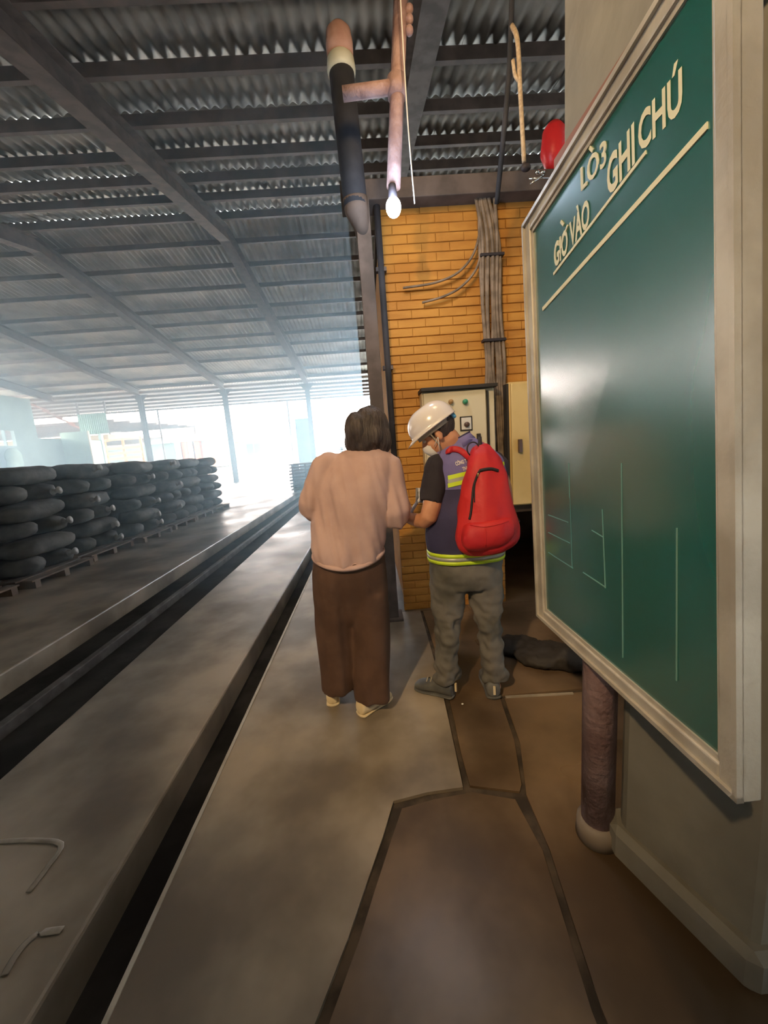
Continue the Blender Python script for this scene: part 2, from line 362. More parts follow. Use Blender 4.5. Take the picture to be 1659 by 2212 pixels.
def cpurlin(y, z, x0=-26, x1=12, h=0.15, wd=0.06, t=0.008, m='purlin', par=None):
    # C section: web, two flanges and lips as one closed profile
    pr = [(0,0),(wd,0),(wd,0.02),(wd-t,0.02),(wd-t,t),(t,t),(t,h-t),(wd-t,h-t),(wd-t,h-0.02),(wd,h-0.02),(wd,h),(0,h)]
    n = len(pr); v = [(x0, y+p[0], z-h+p[1]) for p in pr] + [(x1, y+p[0], z-h+p[1]) for p in pr]
    f = [tuple(range(n)), tuple(range(n, 2*n))[::-1]] + [(i, (i+1) % n, n+(i+1) % n, n+i) for i in range(n)]
    return mesh('purlin', v, f, M[m], par or ceiling)
for y in near_y[1:-1]: cpurlin(y, roofz(y)+0.0, h=0.17, wd=0.075)
for y in far_y[1:]: cpurlin(y-0.06, roofz(y)-0.02, h=0.14, wd=0.06)
# rafters (I sections) and their columns
RX = [-3.47, -8.56, -13.7, -18.9]
def isec(name, pts, m, parent, bw=0.17, h=0.34, t=0.02):
    V, Fc = [], []
    prof = [(-bw/2,0),(bw/2,0),(bw/2,t),(t/2,t),(t/2,h-t),(bw/2,h-t),(bw/2,h),(-bw/2,h),(-bw/2,h-t),(-t/2,h-t),(-t/2,t),(-bw/2,t)]
    n = len(prof)
    for (x, y, z) in pts: V += [(x+p[0], y, z-h+p[1]) for p in prof]
    for i in range(len(pts)-1):
        for j in range(n): Fc.append((i*n+j, i*n+(j+1) % n, (i+1)*n+(j+1) % n, (i+1)*n+j))
    Fc += [tuple(range(n)), tuple(range((len(pts)-1)*n, len(pts)*n))[::-1]]
    return mesh(name, V, Fc, m, parent)
for x in RX + [1.05, 6.8]:
    isec('rafter', [(x, -0.8, roofz(-0.8)-0.17), (x, 2.0, roofz(2.0)-0.17), (x, RY, roofz(RY)-0.17), (x, 25.0, roofz(25.0)-0.16)], M['steel'], ceiling, bw=0.29, h=0.38)
box('eave_gutter', (-26, 25.0, roofz(25)-0.16), (12, 25.12, roofz(25)+0.02), M['cream'], ceiling, 0.01)
tag(ceiling.children[-1], 'pale gutter edge catching the daylight')
COLX = ['middle', 'second', 'third', 'leftmost']
def hcolumn(x, y, z0, z1, label, group, s=0.26):
    e = empty('steel_column', (x, y, z0), label, 'column', group)
    t = 0.02
    pf = [(-s/2,-s/2),(s/2,-s/2),(s/2,-s/2+t),(t/2,-s/2+t),(t/2,s/2-t),(s/2,s/2-t),(s/2,s/2),(-s/2,s/2),(-s/2,s/2-t),(-t/2,s/2-t),(-t/2,-s/2+t),(-s/2,-s/2+t)]
    n = 12; v = [(x+p[0], y+p[1], z0+0.03) for p in pf]+[(x+p[0], y+p[1], z1) for p in pf]
    f = [tuple(range(n))[::-1], tuple(range(n, 2*n))] + [(i, (i+1) % n, n+(i+1) % n, n+i) for i in range(n)]
    mesh('shaft', v, f, M['steel'], e)
    box('base_plate', (x-s*0.8, y-s*0.8, z0), (x+s*0.8, y+s*0.8, z0+0.03), M['steel'], e, 0.004)
    for sx in (-1, 1):
        v = [(x+sx*t, y-0.01, z1), (x+sx*0.5, y-0.01, z1), (x+sx*t, y-0.01, z1-0.5)]; v += [(a, b+0.02, c) for a, b, c in v]
        mesh('haunch', v, [(0,1,2),(5,4,3),(0,3,4,1),(1,4,5,2),(2,5,3,0)], M['steel'], e)
    return e
hcolumn(RX[0], 25.0, 0, roofz(25)-0.5, 'slim dark steel column at the open end, beside the pallets behind the woman', 'eave columns')
hcolumn(RX[1], 25.0, 0, roofz(25)-0.5, 'dark steel column with flared top, just behind the far end of the sack stacks', 'eave columns')
hcolumn(RX[2], 25.0, 0, roofz(25)-0.5, 'hazy blue-grey steel column in front of the yellow slatted fence', 'eave columns')
# lower lean-to canopy beyond the eave
canopy = empty('canopy', (0, 28, 5.6), kind='structure')
def canz(y): return roofz(25)-0.17-0.055*(y-25.3)
V, Fc = [], []
v, f = sheet_data(int(38/PIT), 6.2, -0.055*6.2, seg=4); 
o = mesh('roof_sheeting', [(p[0]-26, p[1]+25.3, p[2]+canz(25.3)+0.05) for p in v], f, M['roof_tile'], canopy); tag(o, kind='stuff')
for i in range(6): cpurlin(25.5+i*1.15, canz(25.5+i*1.15), h=0.14, par=canopy, m='steel')
for x in (-26, -16, -6, 4):
    tube('post', [(x, 31.3, 0), (x, 31.3, canz(31.3))], 0.06, M['steel'], canopy)

for (xa, xb, ya, yb, zz) in ((-60, -19.8, 31.6, 47.5, 5.6),):
    v, f = sheet_data(int((xb-xa)/PIT), yb-ya, 0.5, seg=4)
    o = mesh('roof_sheeting', [(p[0]+xa, p[1]+ya, p[2]+zz-0.35) for p in v], f, M['roof_tile'], canopy); tag(o, kind='stuff')
    for i in range(8): cpurlin(ya+0.3+i*2.1, zz-0.36+0.03*i*2.1, x0=xa, x1=xb, h=0.16, par=canopy, m='steel')
    for x in (-50, -38, -30, -20.2): tube('post', [(x, yb-0.3, 0.8), (x, yb-0.3, zz)], 0.09, M['steel'], canopy)
# ------------------------------------------------------------------ left wall with its openings
wl = empty('wall_left', (-20, 12, 0), kind='structure')
WX = -20.0
for (y0, y1, z0, z1) in ((-3.5, 13.5, 0, 7.2), (20.4, 21.9, 0, 5.9), (21.9, 23.2, 0, 3.05), (21.9, 23.2, 4.05, 5.9), (23.2, 30.5, 0, 3.6), (23.2, 24.7, 3.6, 5.9)):
    box('wall_panel', (WX-0.2, y0, z0), (WX, y1, z1), M['teal_wall'], wl)
for k, y in enumerate((24.9, 25.9, 26.9, 27.9)):
    obox('broken_slat', (WX-0.1, y-0.3, 5.7-0.35*k), (WX-0.1, y+1.2, 5.35-0.35*k), 0.04, 0.1, M['redwood'], wl)
box('post', (WX-0.15, 30.3, 0), (WX+0.05, 30.55, 5.5), M['teal_wall'], wl)
wdw = empty('window_1', (WX, 22.5, 3.05), kind='structure')
for a, b in (((WX-0.16, 21.9, 3.05), (WX+0.04, 21.98, 4.05)), ((WX-0.16, 23.12, 3.05), (WX+0.04, 23.2, 4.05)), ((WX-0.16, 21.9, 3.05), (WX+0.04, 23.2, 3.12)), ((WX-0.16, 21.9, 3.98), (WX+0.04, 23.2, 4.05)), ((WX-0.14, 22.52, 3.1), (WX+0.02, 22.58, 4.0))):
    box('window_frame', a, b, M['teal_wall'], wdw)
tub = empty('wall_planter', (WX+0.3, 22.5, 2.0), 'pale hanging bundle below the small bright window on the left wall', 'bundle')
fuse('bundle', [ell((WX+0.25, 22.5, 2.5), (0.25, 0.5, 0.5)), ell((WX+0.25, 22.35, 2.0), (0.2, 0.35, 0.45)), ell((WX+0.25, 22.7, 2.15), (0.2, 0.3, 0.4))], 0.06, M['mint'], tub, 2)
tube('cord', [(WX+0.05, 22.5, 2.9), (WX+0.2, 22.5, 2.9), (WX+0.25, 22.5, 2.6)], 0.03, M['rope'], tub, 6)

# right-hand enclosure of the shed (behind board, out of view) so the aisle is indoors
wr = empty('wall_right', (12, 12, 0), kind='structure')
box('wall_panel', (11.8, -3, 0), (12, 26, 8), M['kiln_dark'], wr)
wb = empty('wall_back', (-4, -3, 0), kind='structure')
box('wall_panel', (-26, -3.5, 0), (12, -3.3, 6.3), M['pillar'], wb)

# ------------------------------------------------------------------ ochre kiln front
WY = 3.15
kiln = empty('wall_front', (0.2, WY, 0), kind='structure')
x0k, zt = 0.205, 3.13
box('wall_core', (x0k+0.02, WY+0.02, 0.0), (1.10, 6.5, zt), M['ochre_mortar'], kiln)
box('wall_core', (1.10, WY+0.02, 0.86), (4.2, 6.5, zt), M['ochre_mortar'], kiln)
box('wall_core', (2.5, WY+0.02, 0.0), (4.2, 6.5, 0.86), M['ochre_mortar'], kiln)
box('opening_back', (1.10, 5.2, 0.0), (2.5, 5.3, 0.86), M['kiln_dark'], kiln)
tag(box('trim_2', (1.08, WY-0.06, 0.80), (2.6, WY+0.0, 0.868), M['kiln_dark'], None, 0.008), kind='structure')
# painted brick courses: each brick a proud block sharing a few meshes
bh, bl, jt = 0.066, 0.215, 0.007
bms = {}
def brick_mesh(L):
    key = round(L, 3)
    if key not in bms:
        v, f = boxd((0, 0.011, 0), (L, 0.03, bh-jt)); me = bpy.data.meshes.new('brick'); me.from_pydata(v, [], f); me.update()
        me.materials.append(M['ochre']); bm = bmesh.new(); bm.from_mesh(me)
        bmesh.ops.bevel(bm, geom=[e for e in bm.edges if all(vv.co.y < 0.012 for vv in e.verts)], offset=0.003, segments=1, affect='EDGES'); bm.to_mesh(me); bm.free(); bms[key] = me
    return bms[key]
nb = 0; rest = []
z = 0.0; row = 0
while z < zt-0.02:
    xmax = 2.0; x = x0k - (0.11 if row % 2 else 0)
    while x < xmax:
        a = max(x, x0k); b = min(x+bl-0.002, xmax)
        lo = 1.10 if z < 0.87 else xmax
        b = min(b, lo)
        hidden = (a > 0.46 and b < 1.0 and 1.0 < z < 1.75) or (a > 1.12 and b < 1.38 and 0.9 < z < 1.78)
        if b-a > 0.02 and not hidden:
            if a < 1.45 and nb < 298:
                o = link('brick', brick_mesh(b-a), kiln); o.location = (a, WY+random.uniform(-0.003, 0.002), z); o.matrix_parent_inverse = kiln.matrix_basis.inverted(); nb += 1
            else: rest.append((a, b, z))
        x += bl
    z += bh; row += 1
V, Fc = [], []
for a, b, z in rest:
    v, f = boxd((a, WY+0.011, z), (b, WY+0.03, z+bh-jt)); k = len(V); V += v; Fc += [tuple(i+k for i in q) for q in f]
if V: tag(mesh('brickwork', V, Fc, M['ochre'], kiln), kind='stuff')
# beam along the top of the kiln wall
tag(obox('trim_1', (-0.05, WY-0.02, zt+0.075), (4.2, WY-0.02, zt+0.075), 0.2, 0.13, M['steel'], None, bv=0.006), kind='structure')
box('kiln_roof', (x0k, WY, zt+0.02), (4.2, 6.5, zt+0.1), M['kiln_dark'], kiln)
# corner steel post + thinner conduit
cp = empty('steel_post', (0.10, WY-0.08, 0), 'dark brown steel corner post rising beside the ochre brick wall', 'post')
box('shaft', (0.045, WY-0.16, 0.02), (0.145, WY-0.04, zt+0.02), M['steel'], cp, 0.004)
box('base_plate', (0.01, WY-0.2, 0), (0.18, WY-0.0, 0.02), M['steel'], cp, 0.003)
cd = empty('conduit_pipe', (0.21, WY-0.05, 0), 'thin dark conduit running down the left edge of the ochre wall', 'pipe')
tube('pipe', [(0.205, WY-0.04, 0.95), (0.205, WY-0.04, zt+0.1)], 0.024, M['black_pipe'], cd, 10)
for zz in (1.3, 2.0, 2.7): box('clamp', (0.165, WY-0.05, zz), (0.245, WY-0.005, zz+0.03), M['steel'], cd, 0.002)
# black vent pipe with clay end
vp = empty('vent_pipe', (0.05, 2.98, 2.9), 'thick black vent pipe with cream collar and terracotta cap above the post', 'pipe')
p0, p1 = Vector((0.05, 2.95, 3.05)), Vector((0.025, 2.95, 3.86))
tube('pipe', [p0, p0.lerp(p1, .5), p1], [0.082, 0.082, 0.082], M['black_pipe'], vp, 24)
tube('collar', [p1-Vector((0,0,.03)), p1, p1+Vector((0,0,.05)), p1+Vector((0,0,.07))], [0.09, 0.094, 0.088, 0.07], M['cream'], vp, 24)
tube('cap', [p1+Vector((0,0,.06)), p1+Vector((0,0,.14)), p1+Vector((0,0,.2)), p1+Vector((0,0,.235)), p1+Vector((0,0,.25))], [0.085, 0.088, 0.08, 0.05, 0.01], M['terracotta'], vp, 24)
tube('reducer', [p0+Vector((0,0,.05)), p0+Vector((0.004,0.01,-.02)), p0+Vector((0.03,0.06,-.09)), p0+Vector((0.04,0.09,-.14))], [0.086, 0.082, 0.056, 0.05], M['steel'], vp, 20)
# mauve pole with knobs, cross bracket, bulb
mp = empty('mauve_pole', (0.30, 2.6, 3.0), 'peeling mauve-brown pole hanging down to the lit bulb', 'pole')
a, b = atY(868, -60, 2.6), atY(850, 405, 2.6)
tube('pole', [a, a.lerp(b, .5), b], 0.042, M['rust'], mp, 16)
c = atY(868, 190, 2.6)
tube('bracket', [Vector((0.02, 2.62, c.z)), Vector((0.3, 2.6, c.z+0.005))], 0.036, M['rust'], mp, 12)
tube('sleeve', [c-Vector((0.03,0,0.05)), c-Vector((0.03,0,-0.05))], 0.055, M['rust'], mp, 16)
for yy in (20, 42, 66): 
    k = atY(884, yy, 2.58); v, f = ell(k, (0.024, 0.024, 0.024), seg=12, rng=8); mesh('knob', v, f, M['rust'], mp, smooth=True)
bulbp = atY(850, 448, 2.55)
lb = empty('light_bulb', bulbp, 'glowing bluish-white light bulb at the corner of the ochre wall', 'lamp')
v, f = ell(bulbp, (0.045, 0.045, 0.055)); mesh('glass', v, f, M['bulb'], lb, smooth=True)
tube('socket', [bulbp+Vector((0,0,0.045)), bulbp+Vector((0,0,0.12))], [0.028, 0.022], M['black'], lb, 12)
light('bulb_light', 'POINT', bulbp+Vector((-0.02, -0.12, 0.0)), 9, (0.62, 0.78, 1.0), shadow_soft_size=0.05)
cordp = smooth_path([atY(863, -40, 2.5), atY(872, 120, 2.5), atY(882, 280, 2.5), atY(896, 440, 2.55)], 6)
co = tube('white_cord', cordp, 0.004, M['white_cord'], None, 6); tag(co, 'thin white cord hanging beside the mauve pole', 'cord')
bp_ = smooth_path([atY(1107, -40, 2.6), atY(1100, 150, 2.6), atY(1088, 290, 2.6), atY(1073, 440, 2.8)], 6)
bc = tube('black_cable', bp_, 0.016, M['black_pipe'], None, 8); tag(bc, 'black cable bundle dropping from the roof to the cable trunk', 'cable')
rp = smooth_path([atY(1106, 56, 2.585), atY(1118, 90, 2.5), atY(1124, 200, 2.5), atY(1132, 350, 2.5)], 8)
rope = empty('rope', rp[0], 'tan rope tied to the black cable and hanging loose', 'rope')
tube('strand', rp, 0.013, M['rope'], rope, 8)
kn = atY(1136, 362, 2.5); v, f = ell(kn, (0.03, 0.02, 0.022), seg=12, rng=8); mesh('knot', v, f, M['black'], rope, smooth=True)
rp2 = smooth_path([atY(1108, 130, 2.5), atY(1112, 160, 2.5), atY(1120, 175, 2.5)], 6); tube('strand', rp2, 0.010, M['rope'], rope, 8)
# cable trunk on the wall
tr = empty('cable_trunk', (1.0, WY-0.05, 1.0), 'thick bundle of grey-brown cables running down the ochre wall between cabinets', 'cable bundle')
for i in range(9):
    xx = 0.95 + 0.018*i
    pts = [(xx-0.03+random.uniform(-.05,.05)*(1 if i in (0,8) else .5), WY-0.05, zt+0.02), (xx, WY-0.045-0.015*(i % 2), 2.85), (xx+random.uniform(-.015,.015), WY-0.045, 2.4), (xx+0.01+random.uniform(-.015,.015), WY-0.05, 2.0), (xx+0.015, WY-0.045, 1.75), (xx+0.03+random.uniform(-.01,.01), WY-0.04, 1.2), (xx+0.04, WY-0.04, 0.9)]
    tube('cable', smooth_path(pts, 5), 0.013, M['cable'], tr, 8)
for zz in (2.75, 2.15): box('tie', (0.945, WY-0.075, zz), (1.125, WY-0.02, zz+0.02), M['black'], tr, 0.002)
sag = smooth_path([(0.96, WY-0.05, 2.95), (0.9, WY-0.05, 2.78), (0.78, WY-0.045, 2.66), (0.6, WY-0.04, 2.60), (0.36, WY-0.035, 2.58)], 6)
tube('branch_cable', sag, 0.009, M['cable'], tr, 6)
sag = smooth_path([(0.97, WY-0.05, 2.85), (0.92, WY-0.05, 2.68), (0.80, WY-0.045, 2.56), (0.66, WY-0.04, 2.50), (0.5, WY-0.03, 2.47)], 6)
tube('branch_cable', sag, 0.009, M['cable'], tr, 6)
# control cabinets
def cabinet(name, xa, xb, za, zb, m, label, d=0.16):
    e = empty(name, ((xa+xb)/2, WY, za), label, 'cabinet')
    box('body', (xa, WY-d+0.03, za), (xb, WY-0.01, zb), m, e, 0.006)
    dr = box('door', (xa+0.01, WY-d, za+0.012), (xb-0.075, WY-d+0.028, zb-0.012), m, e, 0.006)
    box('side_strip', (xb-0.062, WY-d+0.012, za+0.02), (xb-0.05, WY-d+0.03, zb-0.02), M['dark_gap'], e)
    return e, dr
c1, d1 = cabinet('control_cabinet', 0.44, 1.0, 0.98, 1.80, M['cabinet'], 'cream control cabinet with switches on the ochre wall behind the man\'s helmet')
box('drip_top', (0.43, WY-0.19, 1.80), (1.01, WY-0.0, 1.825), M['dark_gap'], c1, 0.003)
yc = WY-0.165
def disc(name, c, r, d, m, parent, n=20):
    return tube(name, [Vector(c), Vector(c)+Vector((0, -d, 0))], [r, r*0.92], m, parent, n)
k1 = atY(973, 868, yc); k2 = atY(1004, 868, yc); k3 = atY(1007, 915, yc)
disc('indicator_lamp', k1, 0.018, 0.03, M['orange_light'], d1)
disc('indicator_lamp', k2, 0.019, 0.03, M['green_light'], d1)
box('switch_plate', (k3.x-0.048, yc-0.004, k3.z-0.055), (k3.x+0.048, yc+0.004, k3.z+0.055), M['dark_gap'], d1, 0.003)
box('switch_plate', (k3.x-0.038, yc-0.010, k3.z-0.045), (k3.x+0.038, yc-0.002, k3.z+0.045), M['white_plate'], d1, 0.003)
disc('knob', (k3.x, yc-0.01, k3.z-0.008), 0.02, 0.025, M['brown_knob'], d1)
h1 = atY(1033, 948, yc); box('handle', (h1.x-0.013, yc-0.03, h1.z-0.04), (h1.x+0.013, yc, h1.z+0.04), M['dark_gap'], d1, 0.003)
h2 = atY(928, 990, yc); disc('lock', h2, 0.01, 0.015, M['dark_gap'], d1)
c2, d2 = cabinet('control_cabinet', 1.11, 1.85, 0.87, 1.83, M['cabinet_yellow'], 'yellowed metal cabinet right of the cable bundle, partly hidden by the board')
box('side_panel', (1.095, WY-0.13, 0.88), (1.112, WY-0.01, 1.82), M['dark_gap'], c2)
h3 = atY(1122, 963, yc); box('handle', (h3.x-0.013, yc-0.03, h3.z-0.05), (h3.x+0.013, yc, h3.z+0.05), M['brown_knob'], d2, 0.003)
# red box and chrome stand-ins for daylight glints high by the pillar
rb = empty('alarm_lantern', atY(1196, 345, 3.12), 'red plastic cover standing on the beam beside the grey pillar', 'alarm light')
q = atY(1196, 268, 3.12)
tube('cover', [q, q-Vector((0,0,.04)), q-Vector((0,0,.18)), q-Vector((-0.01,0,.28)), q-Vector((-0.02,0,.30))], [0.045, 0.075, 0.092, 0.062, 0.025], M['red'], rb, 18)
tube('stem', [q-Vector((0,0,.28)), Vector((q.x, q.y, zt+0.135))], 0.02, M['steel'], rb, 8)
fx = empty('daylight_glint', atY(1165, 372, 3.03), 'pair of bright beads standing in for daylight glints below the red cover', 'glint')
for px in (1160, 1172):
    v, f = ell(atY(px, 373, 3.03), (0.02, 0.02, 0.017), seg=12, rng=8); mesh('bead', v, f, M['chrome'], fx, smooth=True)
tube('stem', [atY(1165, 376, 3.03), Vector((atY(1165, 376, 3.03).x, 3.05, zt+0.13))], 0.01, M['chrome'], fx, 8)
tube('rod', [atY(1145, 398, 3.03), atY(1175, 378, 3.03)], 0.007, M['chrome'], fx, 8)
tube('rod', [atY(1142, 386, 3.03), atY(1210, 384, 3.03)], 0.007, M['chrome'], fx, 8)

# ------------------------------------------------------------------ grey pillar, round post, beam
pil = empty('concrete_pillar', (0.95, 0.95, 0), 'broad grey cement-rendered pillar standing behind the green board', 'pillar')
prism('shaft', [(0.735, 1.05), (0.86, 0.73), (1.4, 0.73), (1.4, 1.08), (0.76, 1.10)], 0, 3.6, M['pillar'], pil, 0.012)
o = prism('foot', [(0.70, 1.06), (0.83, 0.70), (1.42, 0.70), (1.42, 1.12), (0.74, 1.13)], 0, 0.12, M['pillar'], pil, 0.02)
box('head_block', (0.66, 0.72, 2.24), (1.4, 1.30, 4.4), M['pillar'], pil, 0.015)
prism('timber_corbel', [(0.64, 0.90), (1.0, 0.90), (1.0, 1.32), (0.64, 1.32)], 2.14, 2.24, M['redwood'], pil, 0.006)
post = empty('round_post', (0.70, 1.12, 0), 'round grey-brown post under the far edge of the green board', 'post')
tube('shaft', [(0.70, 1.13, 0.0), (0.70, 1.13, 1.2), (0.68, 1.13, 2.14)], 0.052, M['rust'], post, 24)
tube('foot_collar', [(0.70, 1.13, 0.0), (0.70, 1.13, 0.06), (0.70, 1.13, 0.07)], [0.07, 0.066, 0.053], M['pillar'], post, 24)
M['post_paint'] = mat('greyish_post_paint', (0.20, 0.165, 0.13), 0.6, scale=4, col2=(0.30, 0.25, 0.2)); post.children[0].data.materials[0] = M['post_paint']

# ------------------------------------------------------------------ green board
bFB, bNB, bFT, bNT = Vector((0.638, 1.42, 0.70)), Vector((0.655, 0.592, 0.70)), Vector((0.602, 1.42, 2.11)), Vector((0.602, 0.66, 2.17))
board = empty('notice_board', (0.64, 1.0, 0.70), 'large green enamel board with white Vietnamese lettering in a grey metal frame', 'board')
def bd(s, t, off=0.0):
    """s 0 far .. 1 near, t 0 bottom .. 1 top, off towards the aisle"""
    return bFB*(1-s)*(1-t) + bNB*s*(1-t) + bFT*(1-s)*t + bNT*s*t + Vector((-off, 0, 0))
def bdquad(name, s0, t0, s1, t1, o0, o1, m, parent):
    v = [bd(s0,t0,o0), bd(s1,t0,o0), bd(s1,t1,o0), bd(s0,t1,o0), bd(s0,t0,o1), bd(s1,t0,o1), bd(s1,t1,o1), bd(s0,t1,o1)]
    return mesh(name, v, [(0,3,2,1),(4,5,6,7),(0,1,5,4),(1,2,6,5),(2,3,7,6),(3,0,4,7)], m, parent)
panel = bdquad('panel', 0.02, 0.015, 0.98, 0.985, -0.008, 0.004, M['board'], board)
fw, fh = 0.055, 0.028
for q in ((0, 0, fw, 1), (1-fw, 0, 1, 1), (fw, 0, 1-fw, fh), (fw, 1-fh, 1-fw, 1)):
    bevel(bdquad('frame_bar', *q, -0.025, 0.016, M['alu'], board), 0.004)
for q in ((0, 0, 0.012, 1), (0.988, 0, 1, 1), (0, 0, 1, 0.008), (0, 0.992, 1, 1)):
    bdquad('outer_lip', *q, 0.010, 0.024, M['alu'], board)
for q in ((fw, fh, fw+0.012, 1-fh), (1-fw-0.010, fh, 1-fw, 1-fh), (fw, fh, 1-fw, fh+0.008), (fw, 1-fh-0.008, 1-fw, 1-fh)):
    bdquad('inner_lip', *q, -0.004, 0.009, M['alu'], board)
def bd_inv(p):
    """yz of a point on the board -> s, t"""
    s, t = 0.5, 0.5
    for _ in range(25):
        q = bd(s, t); e = (p[1]-q.y, p[2]-q.z)
        ds = (bd(s+.01, t)-q)/.01; dt = (bd(s, t+.01)-q)/.01
        det = ds.y*dt.z-ds.z*dt.y
        s += (e[0]*dt.z-e[1]*dt.y)/det; t += (ds.y*e[1]-ds.z*e[0])/det
    return s, t
def bpx(px, py):
    """pixel of the photograph measured on the board's plane"""
    X = 0.62
    for _ in range(6):
        p = atX(px, py, X); s, t = bd_inv(p); X = bd(s, t).x
    return s, t
def text_mesh(txt, bold=0.028):
    c = bpy.data.curves.new('t', 'FONT'); c.body = txt; c.size = 1; c.offset = bold; c.resolution_u = 3; c.extrude = 0.0
    o = bpy.data.objects.new('t', c); COL.objects.link(o)
    dg = bpy.context.evaluated_depsgraph_get(); me = bpy.data.meshes.new_from_object(o.evaluated_get(dg)); bpy.data.objects.remove(o)
    v = [tuple(p.co) for p in me.vertices]; f = [tuple(p.vertices) for p in me.polygons]; bpy.data.meshes.remove(me)
    return v, f
def board_text(name, txt, pl, pr_, hgt, par, bold=0.030):
    """baseline from pixel pl to pixel pr_, cap height in metres"""
    v, f = text_mesh(txt, bold); xs = [p[0] for p in v]; x0, x1 = min(xs), max(xs)
    (s0, t0), (s1, t1) = bpx(*pl), bpx(*pr_); H = 1.44; cap = 0.73
    out = []
    for p in v:
        a = (p[0]-x0)/(x1-x0); out.append(bd(s0+(s1-s0)*a, t0+(t1-t0)*a + p[1]/cap*hgt/H, 0.0065))
    n = len(out); back = [q+Vector((0.002, 0, 0)) for q in out]
    me = mesh(name, out+back, [tuple(q) for q in f]+[tuple(i+n for i in q[::-1]) for q in f], M['lettering'], par)
    return me
board_text('lettering', 'GIO VÀO', (1202, 578), (1279, 482), 0.064, panel)
board_text('lettering', 'GHI', (1318, 425), (1378, 348), 0.076, panel)
board_text('lettering', 'CHÚ', (1386, 330), (1482, 232), 0.066, panel)
board_text('lettering', 'LO3', (1260, 412), (1316, 352), 0.054, panel, 0.018)
def bline(p, q, wd, m, name='painted_line', par=None):
    (s0, t0), (s1, t1) = bpx(*p), bpx(*q)
    a, b = bd(s0, t0, 0.006), bd(s1, t1, 0.006); return obox(name, a, b, wd, 0.0025, m, par or panel, upv=(1, 0, 0))
bline((1200, 592), (1402, 328), 0.008, M['lettering'])
bline((1279, 318), (1286, 326), 0.007, M['lettering'], 'grave_accent'); bline((1216, 478), (1222, 486), 0.007, M['lettering'], 'grave_accent'); bline((1226, 500), (1231, 486), 0.007, M['lettering'], 'horn_accent')
bline((1176, 668), (1536, 270), 0.012, M['lettering'])
for a, b, wd in (((1188,1112),(1232,1128),.004), ((1188,1150),(1236,1173),.004), ((1188,1193),(1242,1227),.004), ((1283,1145),(1308,1160),.004), ((1264,1236),(1312,1268),.004),
              ((1233,1000),(1235,1075),.005), ((1306,1100),(1312,1270),.004), ((1348,1000),(1350,1420),.003), ((1468,1140),(1467,1470),.003), ((1236,1075),(1240,1225),.002)):
    bline(a, b, wd*0.65, M['chalk'], 'chalk_line')

# ------------------------------------------------------------------ people
def hand_parts(wrist, d, palm, side, L=0.17, curl=0.5):
    """palm block, four fingers and a thumb; d = finger direction, palm = palm normal, side=+1/-1 thumb side"""
    d = Vector(d).normalized(); pn = Vector(palm); pn = (pn-d*pn.dot(d)).normalized(); s = d.cross(pn)*side
    w0 = Vector(wrist); parts = []
    pts = [w0-d*0.03, w0+d*0.01, w0+d*L*0.25, w0+d*L*0.48]
    parts.append(loft_data(tube_rings(pts, [(0.021, 0.018), (0.026, 0.017), (0.038, 0.015), (0.036, 0.012)], 12, ref=tuple(s))))
    for i, (o, ln) in enumerate(((0.030, 0.40), (0.010, 0.46), (-0.010, 0.43), (-0.029, 0.34))):
        b = w0+d*L*0.42+s*o; pth = [b]; ang = 0
        for sg in (0.45, 0.32, 0.23):
            ang += curl*0.7; pth.append(pth[-1]+(d*math.cos(ang)+pn*math.sin(ang))*ln*L*sg)
        parts.append(limb([(*p, r) for p, r in zip(pth, (0.0095, 0.009, 0.008, 0.007))], 10, 2))
    b = w0+d*L*0.1+s*0.024
    pth = [b, b+(d*0.55+s*0.75+pn*.2).normalized()*0.034, b+(d*0.75+s*0.6+pn*0.4).normalized()*0.062]
    parts.append(limb([(*p, r) for p, r in zip(pth, (0.013, 0.011, 0.009))], 10, 2))
    return parts
def head_parts(c, fwd, upv, s=1.0):
    f = Vector(fwd).normalized(); u = Vector(upv); u = (u-f*u.dot(f)).normalized(); r = f.cross(u)
    c = Vector(c); A = (r, f, u); P = []
    P.append(ell(c+u*0.025*s-f*0.012*s, (0.074*s, 0.094*s, 0.088*s), A))
    P.append(ell(c-u*0.045*s+f*0.022*s, (0.058*s, 0.068*s, 0.070*s), A))
    P.append(ell(c-u*0.098*s+f*0.052*s, (0.030*s, 0.026*s, 0.020*s), A))      # chin
    P.append(limb([(*(c+u*0.006*s+f*0.082*s), 0.009*s), (*(c-u*0.022*s+f*0.100*s), 0.012*s), (*(c-u*0.032*s+f*0.097*s), 0.013*s)], 10, 3))  # nose
    P.append(ell(c+u*0.022*s+f*0.077*s, (0.048*s, 0.014*s, 0.009*s), A))      # brow
    for k in (-1, 1):
        P.append(ell(c-u*0.012*s+r*k*0.076*s-f*0.008*s, (0.010*s, 0.018*s, 0.031*s), (r*k+f*-0.35, f+r*k*0.35, u)))  # ears
        P.append(ell(c-u*0.022*s+r*k*0.036*s+f*0.060*s, (0.018*s, 0.014*s, 0.014*s), A))  # cheek
    P.append(ell(c-u*0.062*s+f*0.083*s, (0.023*s, 0.010*s, 0.006*s), A))
    P.append(ell(c-u*0.072*s+f*0.080*s, (0.020*s, 0.010*s, 0.006*s), A))
    return P, f, u, r
def face_details(par, c, f, u, r, s, skin):
    c = Vector(c)
    for k in (-1, 1):
        e = c+u*0.004*s+f*0.077*s+r*k*0.031*s
        v, q = ell(e, (0.012*s, 0.009*s, 0.009*s), (r, f, u), 12, 8); ob = mesh('eye', v, q, M['white_plate'], par, smooth=True)
        v, q = ell(e+f*0.006*s, (0.005*s, 0.004*s, 0.005*s), (r, f, u), 10, 6); mesh('pupil', v, q, M['black'], ob, smooth=True)

